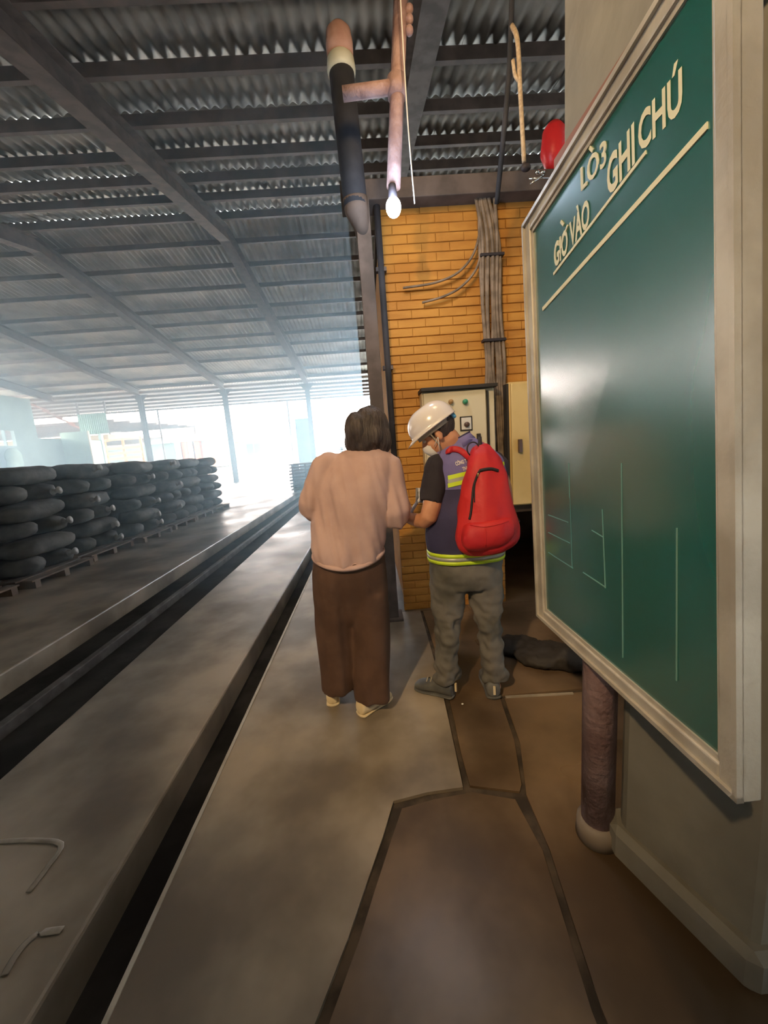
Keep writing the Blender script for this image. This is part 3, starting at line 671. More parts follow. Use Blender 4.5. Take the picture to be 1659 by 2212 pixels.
def W(px, py, Y): return atY(px, py, Y)
def px_ring(xl, xr, py, Y, ry, n=40, p=2.0, yaw=0.0):
    a, b = W(xl, py, Y), W(xr, py, Y); c = (a+b)/2; rx = (b-a).length/2; z = c.z; out = []
    for j in range(n):
        t = 2*math.pi*j/n; cs, sn = math.cos(t), math.sin(t)
        q = (abs(cs)**p+abs(sn)**p)**(-1/p)
        x, y = rx*cs*q, ry*sn*q
        out.append(Vector((c.x+x, c.y+y+x*math.tan(yaw), z)))
    return out
def interp_rings(spec, k=3):
    """spec rows (xl,xr,py,Y,ry) -> smoothed"""
    return [px_ring(*row) for row in smooth_path(spec, k)]
def folds(amp, fx, seedv, zs=3.0):
    def fn(co, no):
        n1 = mnoise.noise(Vector((co[0]*fx+seedv, co[1]*fx, co[2]*zs)))
        n2 = mnoise.noise(Vector((co[0]*fx*2.1, co[1]*fx*2.1+seedv, co[2]*zs*1.7)))
        return amp*(n1+0.45*n2)
    return fn

# ---- woman in pink blouse
WYo = 1.98
woman = empty('person', (-0.17, 1.93, 0), 'person with dark hair in a dusty pink blouse and wide brown trousers, seen from behind', 'person')
hc = W(806, 935, 2.03); hf, hu = (0.45, 0.75, -0.42), (0.15, 0.42, 0.9)
HP, f_, u_, r_ = head_parts(hc, hf, hu, 1.0)
sh = W(778, 1000, 2.02)          # chest top
pel = W(755, 1195, 1.97)
shL, shR = W(703, 1003, 1.98), W(842, 1003, 2.0)
elL, elR = W(674, 1092, 1.98), W(852, 1108, 1.98)
wrL, wrR = W(735, 1085, 2.27), W(838, 1085, 2.27)
lkn, rkn = W(722, 1345, 1.99), W(800, 1350, 1.96)
hl = atZ(720, 1527); hr = atZ(776, 1548)
lan = Vector((hl.x, hl.y+0.055, 0.10)); ran = Vector((hr.x+0.04, hr.y+0.04, 0.10))
ltoe = Vector((lan.x-0.01, lan.y+0.12, 0.035)); rtoe = Vector((ran.x+0.09, ran.y+0.08, 0.035))
B = HP + [limb([(*(hc-u_*0.06-f_*0.03), 0.052), (*(sh+Vector((0, 0.02, 0.07))), 0.055), (*sh, 0.06)]),
  loft_data(tube_rings([sh+Vector((0,0,0.03)), sh-Vector((0,0,0.05)), sh.lerp(pel, .5), pel, pel-Vector((0,0,0.12))], [(0.10,0.06),(0.155,0.085),(0.12,0.08),(0.15,0.095),(0.14,0.09)], 20, ref=(1,0,0))),
  limb([(*shL, 0.042), (*elL, 0.033), (*wrL, 0.023)]), limb([(*shR, 0.042), (*elR, 0.033), (*wrR, 0.023)]),
  limb([(*(pel+Vector((-.08,0,-.06))), 0.09), (*lkn, 0.046), (*(lkn.lerp(lan, .35)), 0.044), (*(lan+Vector((0,0,.03))), 0.033), (*lan, 0.036)]),
  limb([(*(pel+Vector((.08,0,-.06))), 0.09), (*rkn, 0.046), (*(rkn.lerp(ran, .35)), 0.044), (*(ran+Vector((0,0,.03))), 0.033), (*ran, 0.036)]),
  limb([(*(lan+Vector((0,-0.015,-.055))), 0.028), (*(lan.lerp(ltoe, .5)+Vector((0,0,-.005))), 0.028), (*ltoe, 0.02)]),
  limb([(*(ran+Vector((-.012,-0.01,-.055))), 0.028), (*(ran.lerp(rtoe, .5)+Vector((0,0,-.005))), 0.028), (*rtoe, 0.02)])]
B += hand_parts(wrL, (0.5, 0.75, 0.1), (0.2, 0, -1), 1) + hand_parts(wrR, (-0.2, 0.95, 0.1), (0, 0, -1), -1)
fuse('body', B, 0.0065, M['skin_w'], woman, 3)
face_details(woman, hc, f_, u_, r_, 1.0, M['skin_w'])
# hair: full bob with a bun on the left
Hh = [ell(hc+u_*0.025-f_*0.03, (0.092, 0.105, 0.100), (r_, f_, u_)), ell(hc-f_*0.055-u_*0.035+r_*0.0, (0.088, 0.06, 0.088), (r_, f_, u_)),
      ell(W(770, 930, 1.97), (0.062, 0.07, 0.092)), ell(W(768, 955, 1.98), (0.058, 0.06, 0.062)), ell(W(820, 950, 1.99), (0.062, 0.06, 0.085)), ell(W(792, 963, 1.97), (0.080, 0.055, 0.045))]
fuse('hair', Hh, 0.0075, M['hair'], woman, 5, folds(0.006, 40, 3.1, 6))
# blouse
T = smooth_path([(748,828,969,2.0,0.062), (722,842,981,2.0,0.085), (704,850,998,2.0,0.105), (694,848,1025,1.99,0.125), (686,842,1060,1.98,0.135), (678,836,1105,1.97,0.142), (672,833,1145,1.965,0.148), (670,832,1175,1.96,0.15), (676,829,1194,1.96,0.148)], 4)
TR = [px_ring(*r, 48, 2.3) for r in T]
def sag(R):
    for k, r in enumerate(R):
        q = max(0.0, (k/(len(R)-1)-0.6)/0.4); c = sum(r, Vector())/len(r); wx = max(abs(p.x-c.x) for p in r)
        for p in r: p.z -= 0.045*q*(1-((p.x-c.x)/wx)**2)
sag(TR)
def sleeve(p): return limb(p, 18, 4)
sl = [sleeve([(*(shL+Vector((.05,0,.0))), 0.05), (*shL, 0.060), (*shL.lerp(elL, .5), 0.068), (*(elL+Vector((0.002,0,-.01))), 0.066), (*elL.lerp(wrL, .45), 0.054), (*wrL, 0.034)]),
      sleeve([(*(shR-Vector((.05,0,.0))), 0.05), (*shR, 0.062), (*shR.lerp(elR, .5), 0.078), (*(elR+Vector((0.005,0,-.01))), 0.082), (*elR.lerp(wrR, .45), 0.060), (*wrR, 0.036)])]
def blf(co, no):
    t = max(0.0, min(1.0, (1.40-co[2])/0.35))
    n1 = mnoise.noise(Vector((co[0]*15+0.6*math.sin(co[2]*5), co[1]*6+9.3, co[2]*2.0)))
    n2 = mnoise.noise(Vector((co[0]*34+co[2]*6, co[1]*10, co[2]*3.2+4)))
    return (0.026*n1+0.010*n2)*(0.25+t)
blouse = fuse('blouse', [loft_data(TR)]+sl, 0.0085, M['blouse'], woman, 4, blf)
hem = [TR[-1]]
hem = [[p+Vector((0,0,dz))+(p-sum(hem[0], Vector())/48)*sc for p in hem[0]] for dz, sc in ((0.016, -0.02), (-0.010, 0.025), (0.0, 0.04), (0.010, 0.03), (0.012, 0.0))]
v, f = loft_data(hem, cap=False); mesh('hem', v, f, M['blouse'], woman, smooth=True)
colr = tube_rings([W(790, 975, 2.02), W(791, 962, 2.03), W(792, 956, 2.035)], [(0.066, 0.066), (0.060, 0.058), (0.055, 0.053)], 24, ref=(1,0,0))
v, f = loft_data(colr); mesh('collar', v, f, M['blouse'], woman, smooth=True)
# trousers
hipr = [px_ring(*r, 40, 2.3) for r in smooth_path([(680,826,1175,1.97,0.12), (675,832,1215,1.965,0.135), (675,836,1250,1.96,0.13), (679,838,1300,1.96,0.10), (688,830,1335,1.96,0.07), (705,815,1350,1.96,0.03)], 3)]
legL = [px_ring(*r, 36, 2.2) for r in smooth_path([(680,758,1275,1.97,0.11), (682,762,1340,1.97,0.105), (690,766,1410,1.96,0.10), (695,765,1455,1.95,0.10), (697,764,1484,1.945,0.10)], 4)]
legR = [px_ring(*r, 36, 2.2) for r in smooth_path([(758,836,1275,1.96,0.11), (760,841,1340,1.955,0.105), (764,844,1410,1.94,0.10), (767,844,1465,1.92,0.10), (768,843,1502,1.91,0.10)], 4)]
def trf(co, no):
    n1 = mnoise.noise(Vector((co[0]*17+3.7, co[1]*6, co[2]*1.1))); return 0.024*n1*min(1, max(0.2, (0.95-co[2])*2))
fuse('trousers', [loft_data(hipr), loft_data(legL), loft_data(legR)], 0.0085, M['brown_cloth'], woman, 9, trf)
def shoe(par, heel, toe, m, msole, wd=0.04, hh=0.075, flat=False):
    heel, toe = Vector(heel), Vector(toe); heel.z = toe.z = 0; d = (toe-heel); L = d.length; d.normalize(); s = d.cross(Vector((0,0,1)))
    def ringl(spec, zoff=0):
        R = []
        for (t, w_, zb, ztp, lean) in spec:
            c = heel+d*L*t; n = 20; rr = []
            for j in range(n):
                a = 2*math.pi*j/n; x = math.cos(a); y = math.sin(a); q = (abs(x)**2.6+abs(y)**2.6)**(-1/2.6)
                rr.append(c+s*(w_*x*q)+Vector((0,0,(zb+ztp)/2+(ztp-zb)/2*y*q+zoff)))
            R.append(rr)
        return R
    top = hh
    up_spec = [(0.005,.012,.015,.04,0),(0.03,wd*.75,.012,top*.85,0),(0.09,wd*.88,.010,top,0),(0.2,wd*.9,.010,top*(.62 if flat else 1.02),0),(0.36,wd*.88,.010,top*(.55 if flat else .98),0),(0.5,wd*.92,.010,top*(.62 if flat else .82),0),(0.68,wd*1.08,.010,top*.66,0),(0.83,wd*1.05,.010,top*.55,0),(0.94,wd*.8,.010,top*.42,0),(0.995,.014,.014,.025,0)]
    v, f = loft_data(ringl(smooth_path(up_spec, 2))); o = mesh('shoe', v, f, m, par, smooth=True)
    so = [(0.0,.014,0,.014,0),(0.03,wd*.8,0,.016,0),(0.1,wd*.95,0,.016,0),(0.35,wd*.92,0,.014,0),(0.68,wd*1.14,0,.014,0),(0.85,wd*1.1,0,.014,0),(0.96,wd*.8,0,.014,0),(1.0,.014,0,.012,0)]
    v, f = loft_data(ringl(smooth_path(so, 2))); mesh('sole', v, f, msole, o, smooth=True)
    return o, d, s
s1, d_, s_ = shoe(woman, hl, hl+Vector((-0.02, 0.235, 0)), M['cream_shoe'], M['cream_shoe'], 0.040, 0.082, True)
s2, d_, s_ = shoe(woman, hr, hr+Vector((0.175, 0.155, 0)), M['cream_shoe'], M['cream_shoe'], 0.042, 0.084, True)

# ---- man with helmet
man = empty('person', (0.42, 1.98, 0), 'person in a white hard hat, purple safety vest and grey jeans, head bowed', 'person')
mh = W(944, 936, 2.05); mf, mu = (-0.80, 0.22, -0.52), (-0.50, 0.05, 0.86)
HP, f2, u2, r2 = head_parts(mh, mf, mu, 0.98)
ms = W(1005, 1000, 2.06); mpel = W(1005, 1215, 2.03)
mshL, mshR = W(945, 1005, 2.02), W(1070, 1000, 2.12)
melL, melR = W(926, 1116, 1.97), W(1085, 1105, 2.16)
mwrL, mwrR = W(886, 1120, 2.12), W(958, 1085, 2.36)
mlk, mrk = W(965, 1345, 2.0), W(1058, 1345, 1.98)
mla, mra = W(962, 1470, 1.98), W(1070, 1472, 1.96)
mla.z = mra.z = 0.10
mlt = Vector((mla.x-0.115, mla.y+0.075, 0.034)); mrt = Vector((mra.x+0.015, mra.y+0.14, 0.034))
B = HP + [limb([(*(mh-u2*0.05-f2*0.035), 0.054), (*(mh.lerp(ms, .55)+Vector((0.015,0,0.012))), 0.056), (*ms, 0.066)]),
  loft_data(tube_rings([ms+Vector((0,0,0.03)), ms-Vector((0,0,0.06)), ms.lerp(mpel, .5), mpel, mpel-Vector((0,0,0.12))], [(0.12,0.07),(0.165,0.095),(0.14,0.09),(0.15,0.1),(0.14,0.09)], 20, ref=(1,0,0))),
  limb([(*mshL, 0.055), (*melL, 0.047), (*mwrL, 0.033)]), limb([(*mshR, 0.055), (*melR, 0.040), (*mwrR, 0.028)]),
  limb([(*(mpel+Vector((-.09,0,-.05))), 0.09), (*mlk, 0.040), (*(mlk.lerp(mla, .35)), 0.038), (*mla, 0.030)]),
  limb([(*(mpel+Vector((.09,0,-.05))), 0.09), (*mrk, 0.040), (*(mrk.lerp(mra, .35)), 0.038), (*mra, 0.030)]),
  limb([(*(mla+Vector((.02,-.01,-.055))), 0.026), (*(mla.lerp(mlt, .5)-Vector((0,0,.02))), 0.022), (*mlt, 0.014)]),
  limb([(*(mra+Vector((0,-.02,-.055))), 0.026), (*(mra.lerp(mrt, .5)-Vector((0,0,.02))), 0.022), (*mrt, 0.014)])]
B += hand_parts(mwrL, (-0.15, 0.9, 0.42), (-0.1, -0.4, 0.9), -1, curl=0.55) + hand_parts(mwrR, (-0.75, 0.35, 0.12), (0, 0.2, -1), 1, curl=0.6)
fuse('body', B, 0.0065, M['skin_m'], man, 3)
face_details(man, mh, f2, u2, r2, 0.98, M['skin_m'])
# hair below the helmet
fuse('hair', [ell(mh+u2*0.028-f2*0.022, (0.081, 0.094, 0.086), (r2, f2, u2)), ell(mh-f2*0.062+u2*0.002, (0.064, 0.040, 0.040), (r2, f2, u2))], 0.007, M['hair'], man, 3, folds(0.003, 50, 2, 20))
# mask
mk = []
for t, (wr, off, dp) in enumerate(((0.030, -0.020, 0.100), (0.048, -0.045, 0.100), (0.052, -0.075, 0.088), (0.036, -0.104, 0.070))):
    row = []
    for j in range(11):
        a = -1.25+2.5*j/10
        row.append(mh + u2*off + r2*(math.sin(a)*wr*1.35) + f2*(dp*(0.32+0.70*math.cos(a))+0.010))
    mk.append(row)
vv = [p for r in mk for p in r]; nn = len(vv); vv += [p-f2*0.003 for p in vv]
ff = [(i*11+j, i*11+j+1, (i+1)*11+j+1, (i+1)*11+j) for i in range(3) for j in range(10)]; ff += [tuple(q+nn for q in t[::-1]) for t in ff]
mask = mesh('face_mask', vv, ff, M['mask'], man, smooth=True)
for k in (-1, 1):
    for uo in (-0.045, -0.09):
        a = mh+u2*uo+r2*k*0.066+f2*0.045; b = mh-u2*0.012+r2*k*0.082-f2*0.004
        tube('ear_loop', [a, a.lerp(b, .5)+r2*k*0.006, b], 0.0022, M['mask'], mask, 6)
# helmet: dome, brim, peak, headband
hcn = mh+u2*0.045-f2*0.004
rings = []
for i in range(15):
    t = i/14; ph = t*math.pi/2*0.985
    rr = math.cos(ph)**0.78; hgt = 0.112*math.sin(ph)
    rings.append([hcn + r2*(0.108*rr*math.cos(a)) + f2*(0.132*rr*math.sin(a)) + u2*hgt + (u2*0.006*max(0, 1-abs(math.cos(a))*6)*rr if t < .95 else Vector()) for a in [2*math.pi*j/48 for j in range(48)]])
inner = [[hcn+(p-hcn)*0.965 for p in r] for r in rings[::-1]]
brim = []
for sc, dz in ((1.0, 0.0), (1.04, -0.006), (1.0, -0.010)):
    rr = []
    for j in range(48):
        a = 2*math.pi*j/48; pk = max(0, math.sin(a))**2.5; ex = (sc-1)*4
        rr.append(hcn + r2*((0.108+0.014*ex*6*0.16+0.0*pk)*math.cos(a)) + f2*((0.132+ex*(0.012*6*.16+0.30*pk*1.0))*math.sin(a)) + u2*(dz-0.10*ex*pk))
    brim.append(rr)
v, f = loft_data([inner[-1]]+brim[::-1]+rings, cap=False); 
hel = mesh('hard_hat', v, f, M['helmet'], man, smooth=True)
v, f = loft_data(inner, cap=True); mesh('liner', v, f, M['black'], hel, smooth=True)
bd_r = []
for dz, sc in ((0.004, 1), (-0.030, 1.0), (-0.030, .96), (0.004, .96)):
    bd_r.append([hcn + u2*dz + r2*(0.092*sc*math.cos(a)) + f2*(0.106*sc*math.sin(a)) for a in [2*math.pi*j/36 for j in range(36)]])
v, f = loft_data(bd_r+[bd_r[0]], cap=False); mesh('headband', v, f, M['strap_grey'], hel, smooth=True)
kb = hcn-u2*0.018-f2*0.115
tube('ratchet_knob', [kb+f2*0.014, kb-f2*0.008, kb-f2*0.012], [0.019, 0.019, 0.012], M['blue'], hel, 16)
tube('chin_strap', smooth_path([hcn+r2*-0.085+f2*0.03-u2*0.01, mh-u2*0.05-r2*0.068+f2*0.02, mh-u2*0.118+f2*0.035, mh-u2*0.05+r2*0.068+f2*0.02, hcn+r2*0.085+f2*0.03-u2*0.01], 5), 0.004, M['strap_grey'], hel, 6)
# vest rings
VT = [(968,1024,948,2.06,0.062), (950,1045,962,2.06,0.075), (930,1070,980,2.06,0.098), (922,1085,1000,2.06,0.118), (924,1092,1030,2.06,0.130), (925,1096,1070,2.05,0.135), (924,1095,1110,2.04,0.138), (921,1092,1150,2.04,0.14), (924,1088,1180,2.04,0.14), (926,1086,1199,2.04,0.14)]
VS = smooth_path(VT, 4); VR = [px_ring(*r, 56, 2.3) for r in VS]
def dispr(R, amp, sd):
    out = []
    for r in R:
        c = sum(r, Vector())/len(r)
        out.append([p+(p-c).normalized()*(amp*(mnoise.noise(Vector((p.x*11+sd, p.y*11, p.z*5)))+0.5*mnoise.noise(Vector((p.x*26, p.y*26+sd, p.z*12))))) for p in r])
    return out
VR = dispr(VR, 0.010, 5.0)
zsplit = W(1000, 1052, 2.0).z
v, f = loft_data(VR)
midx = [0 if sum(v[i].z for i in q)/len(q) > zsplit else 1 for q in f]
vest = mesh('safety_vest', v, f, None, man, smooth=True, mats=[M['purple'], M['purple_dark']], midx=midx)
vt = BVHTree.FromPolygons([tuple(p) for p in v], f)
def scaled_band(z_hi, z_lo, m, name, tilt=0.0, sc=1.02, par=None):
    def ring_at(z):
        for a, b in zip(VR[:-1], VR[1:]):
            if a[0].z >= z >= b[0].z:
                t = (a[0].z-z)/(a[0].z-b[0].z); r = [p.lerp(q, t) for p, q in zip(a, b)]; c = sum(r, Vector())/len(r)
                return [Vector((c.x+(p.x-c.x)*sc, c.y+(p.y-c.y)*sc, p.z)) for p in r]
        r = VR[-1]; c = sum(r, Vector())/len(r); return [Vector((c.x+(p.x-c.x)*sc, c.y+(p.y-c.y)*sc, z)) for p in r]
    v, f = loft_data([ring_at(z_hi), ring_at((z_hi+z_lo)/2), ring_at(z_lo)], cap=False)
    return mesh(name, v, f, m, par or vest, smooth=True)
zb = [W(1000, y, 1.93).z for y in (1018, 1026, 1035, 1043)]
# chest bands slope up to the right: built from projected strips
def decal(name, quadpx, m, par, tree, n=10, off=0.004, Y=1.7):
    """strip on a surface given by pixel corners (tl, tr, br, bl) of where it sits"""
    tl, tr_, br, bl = [np.array(q, float) for q in quadpx]; V = []; 
    for j in range(4):
        for i in range(n+1):
            s, t = i/n, j/3; q = (tl*(1-s)+tr_*s)*(1-t)+(bl*(1-s)+br*s)*t; d = Vector(ray(*q)).normalized()
            h = tree.ray_cast(Vector(CAMP), d, 6)
            V.append((h[0]-d*off) if h[0] is not None else None)
    V = [p if p is not None else None for p in V]; Fc = []
    for j in range(3):
        for i in range(n):
            q = (j*(n+1)+i, j*(n+1)+i+1, (j+1)*(n+1)+i+1, (j+1)*(n+1)+i)
            if all(V[k] is not None for k in q): Fc.append(q)
    V = [p or Vector((0.45, 2.05, 1.0)) for p in V]
    return mesh(name, V, Fc, m, par, smooth=True)
def lineup(x, y0, k=-0.235): return y0+k*(x-966)
for (dy0, dy1, mm) in ((0, 9, 'hi_viz'), (9, 17, 'silver'), (17, 26, 'hi_viz')):
    decal('reflective_tape', ((967, lineup(967, 1028+dy0)), (1010, lineup(1010, 1028+dy0)), (1010, lineup(1010, 1028+dy1)), (968, lineup(967, 1028+dy1))), M[mm], vest, vt, 12)
    decal('reflective_tape', ((1062, lineup(1062, 1026+dy0*.85)), (1089, lineup(1089, 1026+dy0*.85)), (1090, lineup(1090, 1026+dy1*.85)), (1062, lineup(1062, 1026+dy1*.85))), M[mm], vest, vt, 12)
zh = [W(1000, y, 1.9).z for y in (1186, 1193, 1199, 1206)]
bb = VR[-1]; cb = sum(bb, Vector())/len(bb)
def lowring(z, sc): return [Vector((cb.x+(p.x-cb.x)*sc, cb.y+(p.y-cb.y)*sc, z)) for p in bb]
for a, b_, mm in ((1.2, 0.8, 'hi_viz'), (0.8, 0.4, 'silver'), (0.4, 0.0, 'hi_viz')):
    z1 = bb[0].z+0.048*a-0.012; z0 = bb[0].z+0.048*b_-0.012
    v, f = loft_data([lowring(z0, 1.0), lowring(z0, 1.035), lowring(z1, 1.035), lowring(z1, 1.0)], cap=False); mesh('reflective_tape', v, f, M[mm], vest, smooth=True)
# vest lettering
def decal_text(txt, pl, pr_, hpx, par, tree, m, off=0.005):
    v, f = text_mesh(txt, 0.03); xs = [p[0] for p in v]; x0, x1 = min(xs), max(xs); pl, pr_ = np.array(pl, float), np.array(pr_, float)
    dirv = (pr_-pl)/np.linalg.norm(pr_-pl); nrm = np.array([dirv[1], -dirv[0]]); out = []; ok = []
    for p in v:
        q = pl+(pr_-pl)*((p[0]-x0)/(x1-x0))+nrm*(p[1]/0.73*hpx); d = Vector(ray(*q)).normalized(); h = tree.ray_cast(Vector(CAMP), d, 6)
        ok.append(h[0] is not None); out.append((h[0]-d*off) if h[0] is not None else Vector((0.45, 2.05, 1.2)))
    f = [q for q in f if all(ok[i] for i in q)]
    return mesh('lettering', out, f, m, par)
decal_text('CÔNG TY', (985, 1006), (1013, 998), 8.5, vest, vt, M['mask'])
decal_text('TNHH', (1000, 1017), (1018, 1012), 8, vest, vt, M['mask'])
decal_text('ĐẠI TÍN', (1050, 985.5), (1076, 979), 8, vest, vt, M['mask'])
decal_text('ỆP', (1062, 998), (1071, 996), 8, vest, vt, M['mask'])
# collar
col = tube_rings([W(996, 966, 2.06), W(990, 953, 2.065), W(988, 946, 2.068)], [(0.083, 0.080), (0.074, 0.070), (0.070, 0.066)], 28, ref=(1,0,0))
for r in col:
    for p in r: p.z += (p.x-0.52)*0.28
v, f = loft_data(col); mesh('collar', v, f, M['purple'], man, smooth=True)
v, f = loft_data([[p+Vector((0,0,0.0)) for p in col[-1]], [p+Vector((0,0,0.008)) for p in col[-1]]]); mesh('collar_trim', v, f, M['purple_dark'], man.children[-1], smooth=True)
# shirt sleeves
cuffL = mshL.lerp(melL, 0.72)
fuse('shirt_sleeve', [limb([(*(mshL+Vector((.04,0.02,-.01))), 0.055), (*mshL, 0.066), (*mshL.lerp(melL, .3), 0.062)], 18), loft_data(tube_rings([mshL, mshL.lerp(melL, .35), cuffL], [0.064, 0.068, 0.066], 24))], 0.008, M['navy'], man, 3, folds(0.008, 18, 1, 9))
cuffR = mshR.lerp(melR, 0.72)
fuse('shirt_sleeve', [limb([(*(mshR-Vector((.03,0,0))), 0.055), (*mshR, 0.062), (*mshR.lerp(melR, .35), 0.06), (*cuffR, 0.056)], 18)], 0.008, M['navy'], man, 3, folds(0.008, 18, 1, 9))
# jeans
hip = [px_ring(*r, 40, 2.3) for r in smooth_path([(928,1084,1195,2.04,0.125), (928,1083,1230,2.03,0.13), (929,1084,1262,2.03,0.12)], 3)]
jl = [px_ring(*r, 30, 2.1) for r in smooth_path([(930,1007,1240,2.02,0.10), (932,1006,1280,2.02,0.095), (936,998,1320,2.01,0.085), (942,991,1360,2.0,0.075), (940,988,1410,1.985,0.072), (939,990,1448,1.98,0.070), (934,994,1466,1.985,0.070)], 4)]
jr = [px_ring(*r, 30, 2.1) for r in smooth_path([(1006,1083,1240,2.03,0.10), (1012,1084,1280,2.02,0.095), (1024,1083,1320,2.0,0.085), (1034,1082,1360,1.985,0.075), (1038,1087,1410,1.97,0.072), (1041,1093,1448,1.96,0.070), (1038,1099,1464,1.965,0.066)], 4)]
def jf(co, no):
    n1 = mnoise.noise(Vector((co[0]*13+co[2]*9, co[1]*12, co[2]*13))); n2 = mnoise.noise(Vector((co[0]*25, co[1]*25-co[2]*14, co[2]*26)))
    kn = math.exp(-((co[2]-0.42)/0.16)**2)+0.8*math.exp(-((co[2]-0.12)/0.08)**2)+0.35
    return (0.017*n1+0.012*n2)*kn
fuse('jeans', [loft_data(hip), loft_data(jl), loft_data(jr)], 0.008, M['jeans'], man, 3, jf)
hl = atZ(982, 1506); hr = atZ(1068, 1512)
for h, t in ((hl, hl+Vector((-0.205, 0.13, 0))), (hr, hr+Vector((0.03, 0.26, 0)))):
    s_, dd, ss = shoe(man, h, t, M['grey_shoe'], M['grey_shoe'], 0.044, 0.095)
    hp_ = Vector((h.x, h.y, 0.062))-dd*0.010
    obox('heel_tab', hp_-Vector((0,0,0.022)), hp_+Vector((0,0,0.026)), 0.012, 0.010, M['cream_shoe'], s_, upv=tuple(dd))
    for k in (0.45, 0.55, 0.65):
        c = h+dd*((t-h).length*k); zt_ = 0.092-0.05*(k-0.4)
        tube('lace', [c-ss*0.022+Vector((0,0,zt_-.012)), c+Vector((0,0,zt_+0.002)), c+ss*0.022+Vector((0,0,zt_-.012))], 0.004, M['strap_grey'], s_, 6)

# ---- backpack on his back
bpk = empty('backpack', W(1050, 1190, 1.86), 'red school backpack worn on the back of the man in the vest', 'backpack')
PB = [(1030,1052,962,1.93,0.02), (1022,1058,968,1.92,0.04), (1014,1066,984,1.90,0.055), (1008,1080,1008,1.89,0.07), (1002,1090,1035,1.88,0.08), (997,1099,1070,1.87,0.088), (991,1108,1105,1.865,0.095), (986,1115,1135,1.86,0.10), (984,1116,1158,1.86,0.10), (990,1113,1178,1.86,0.095), (1003,1100,1190,1.87,0.08), (1020,1080,1196,1.875,0.05)]
BR = dispr([px_ring(*r, 48, 2.5) for r in smooth_path(PB, 4)], 0.018, 8.0)
for r in BR:
    for p in r: p.z += (p.x-0.5)*0.10
v, f = loft_data(BR); bb_ = mesh('pack_body', v, f, M['redbag'], bpk, smooth=True)
PF = [(1014,1088,1122,1.80,0.03), (1004,1098,1128,1.795,0.055), (998,1106,1142,1.79,0.065), (996,1107,1160,1.79,0.066), (1002,1100,1176,1.795,0.055), (1018,1086,1186,1.80,0.03)]
FR = dispr([px_ring(*r, 40, 2.6) for r in smooth_path(PF, 4)], 0.012, 2.0)
for r in FR:
    for p in r: p.z += (p.x-0.5)*0.10
v, f2_ = loft_data(FR); pk = mesh('front_pocket', v, f2_, M['redbag'], bpk, smooth=True)
tB = BVHTree.FromPolygons([tuple(p) for r in BR for p in r], f)
def onbag(px, py, off=0.004, tree=None):
    d = Vector(ray(px, py)).normalized(); h = (tree or tB).ray_cast(Vector(CAMP), d, 6)
    return (h[0]-d*off) if h[0] is not None else W(px, py, 1.85)
def bagline(name, pts, r, m, par, tree=None):
    return tube(name, [onbag(p[0], p[1], 0.002, tree) for p in smooth_path(pts, 5)], r, m, par, 8)
bagline('zipper', [(1036,1017), (1030,1030), (1023,1052), (1020,1080), (1017,1108), (1014,1122)], 0.006, M['black'], bpk)
bagline('zipper', [(1036,1017), (1048,1014), (1062,1013), (1076,1017)], 0.008, M['black'], bpk)
bagline('zipper', [(1028,1034), (1025,1056), (1025,1085)], 0.003, M['black'], bpk)
q = onbag(1033, 1026, 0.008); v, f = ell(q, (0.004, 0.003, 0.009), seg=10, rng=6); mesh('zip_pull', v, f, M['gold'], bpk, smooth=True)
tF = BVHTree.FromPolygons([tuple(p) for r in FR for p in r], f2_)
bagline('pocket_seam', [(1016,1134), (1045,1138), (1075,1133), (1098,1126)], 0.0025, M['redbag'], pk, tF)
bagline('pocket_seam', [(1048,1140), (1050,1158), (1049,1180)], 0.0025, M['redbag'], pk, tF)
tV = vt
def onvest(px, py, off=0.008):
    d = Vector(ray(px, py)).normalized(); h = tV.ray_cast(Vector(CAMP), d, 6)
    return (h[0]-d*off) if h[0] is not None else W(px, py, 2.0)
def strap(name, pts, wd, m, par):
    P = smooth_path([tuple(p) for p in pts], 4)
    return tube(name, P, [(wd, 0.006)]*len(P), m, par, 10, ref=(0.5, 0.1, 1))
sp = [W(958, 978, 2.12), onvest(966, 975), onvest(978, 970, .012), onvest(992, 972, .012), onvest(1005, 981, .014), W(1022, 996, 1.89)]
strap('shoulder_strap', sp, 0.016, M['redbag'], bpk)
P = smooth_path([tuple(p) for p in (W(1040, 957, 2.10), W(1042, 961, 2.03), onvest(1045, 968, .014), W(1046, 980, 1.91), W(1046, 995, 1.88))], 4)
tube('shoulder_strap', P, [(0.016, 0.006)]*len(P), M['redbag'], bpk, 10, ref=(1, 0, 0))
lp = [W(1022+13*math.cos(a), 970+15*math.sin(a), 1.90) for a in [2*math.pi*j/20 for j in range(21)]]
tube('haul_loop', lp, 0.0035, M['black'], bpk, 6)
tube('top_tab', [W(1036, 944, 1.95), W(1037, 955, 1.92), W(1038, 970, 1.90), W(1036, 985, 1.89)], [(0.010,0.004),(0.010,0.004),(0.013,0.005),(0.011,0.005)], M['black'], bpk, 8, ref=(1,0,0))
tube('side_strap', smooth_path([W(1114, 1128, 1.88), W(1122, 1126, 1.9), W(1112, 1112, 1.98)], 4), 0.004, M['black'], bpk, 6)

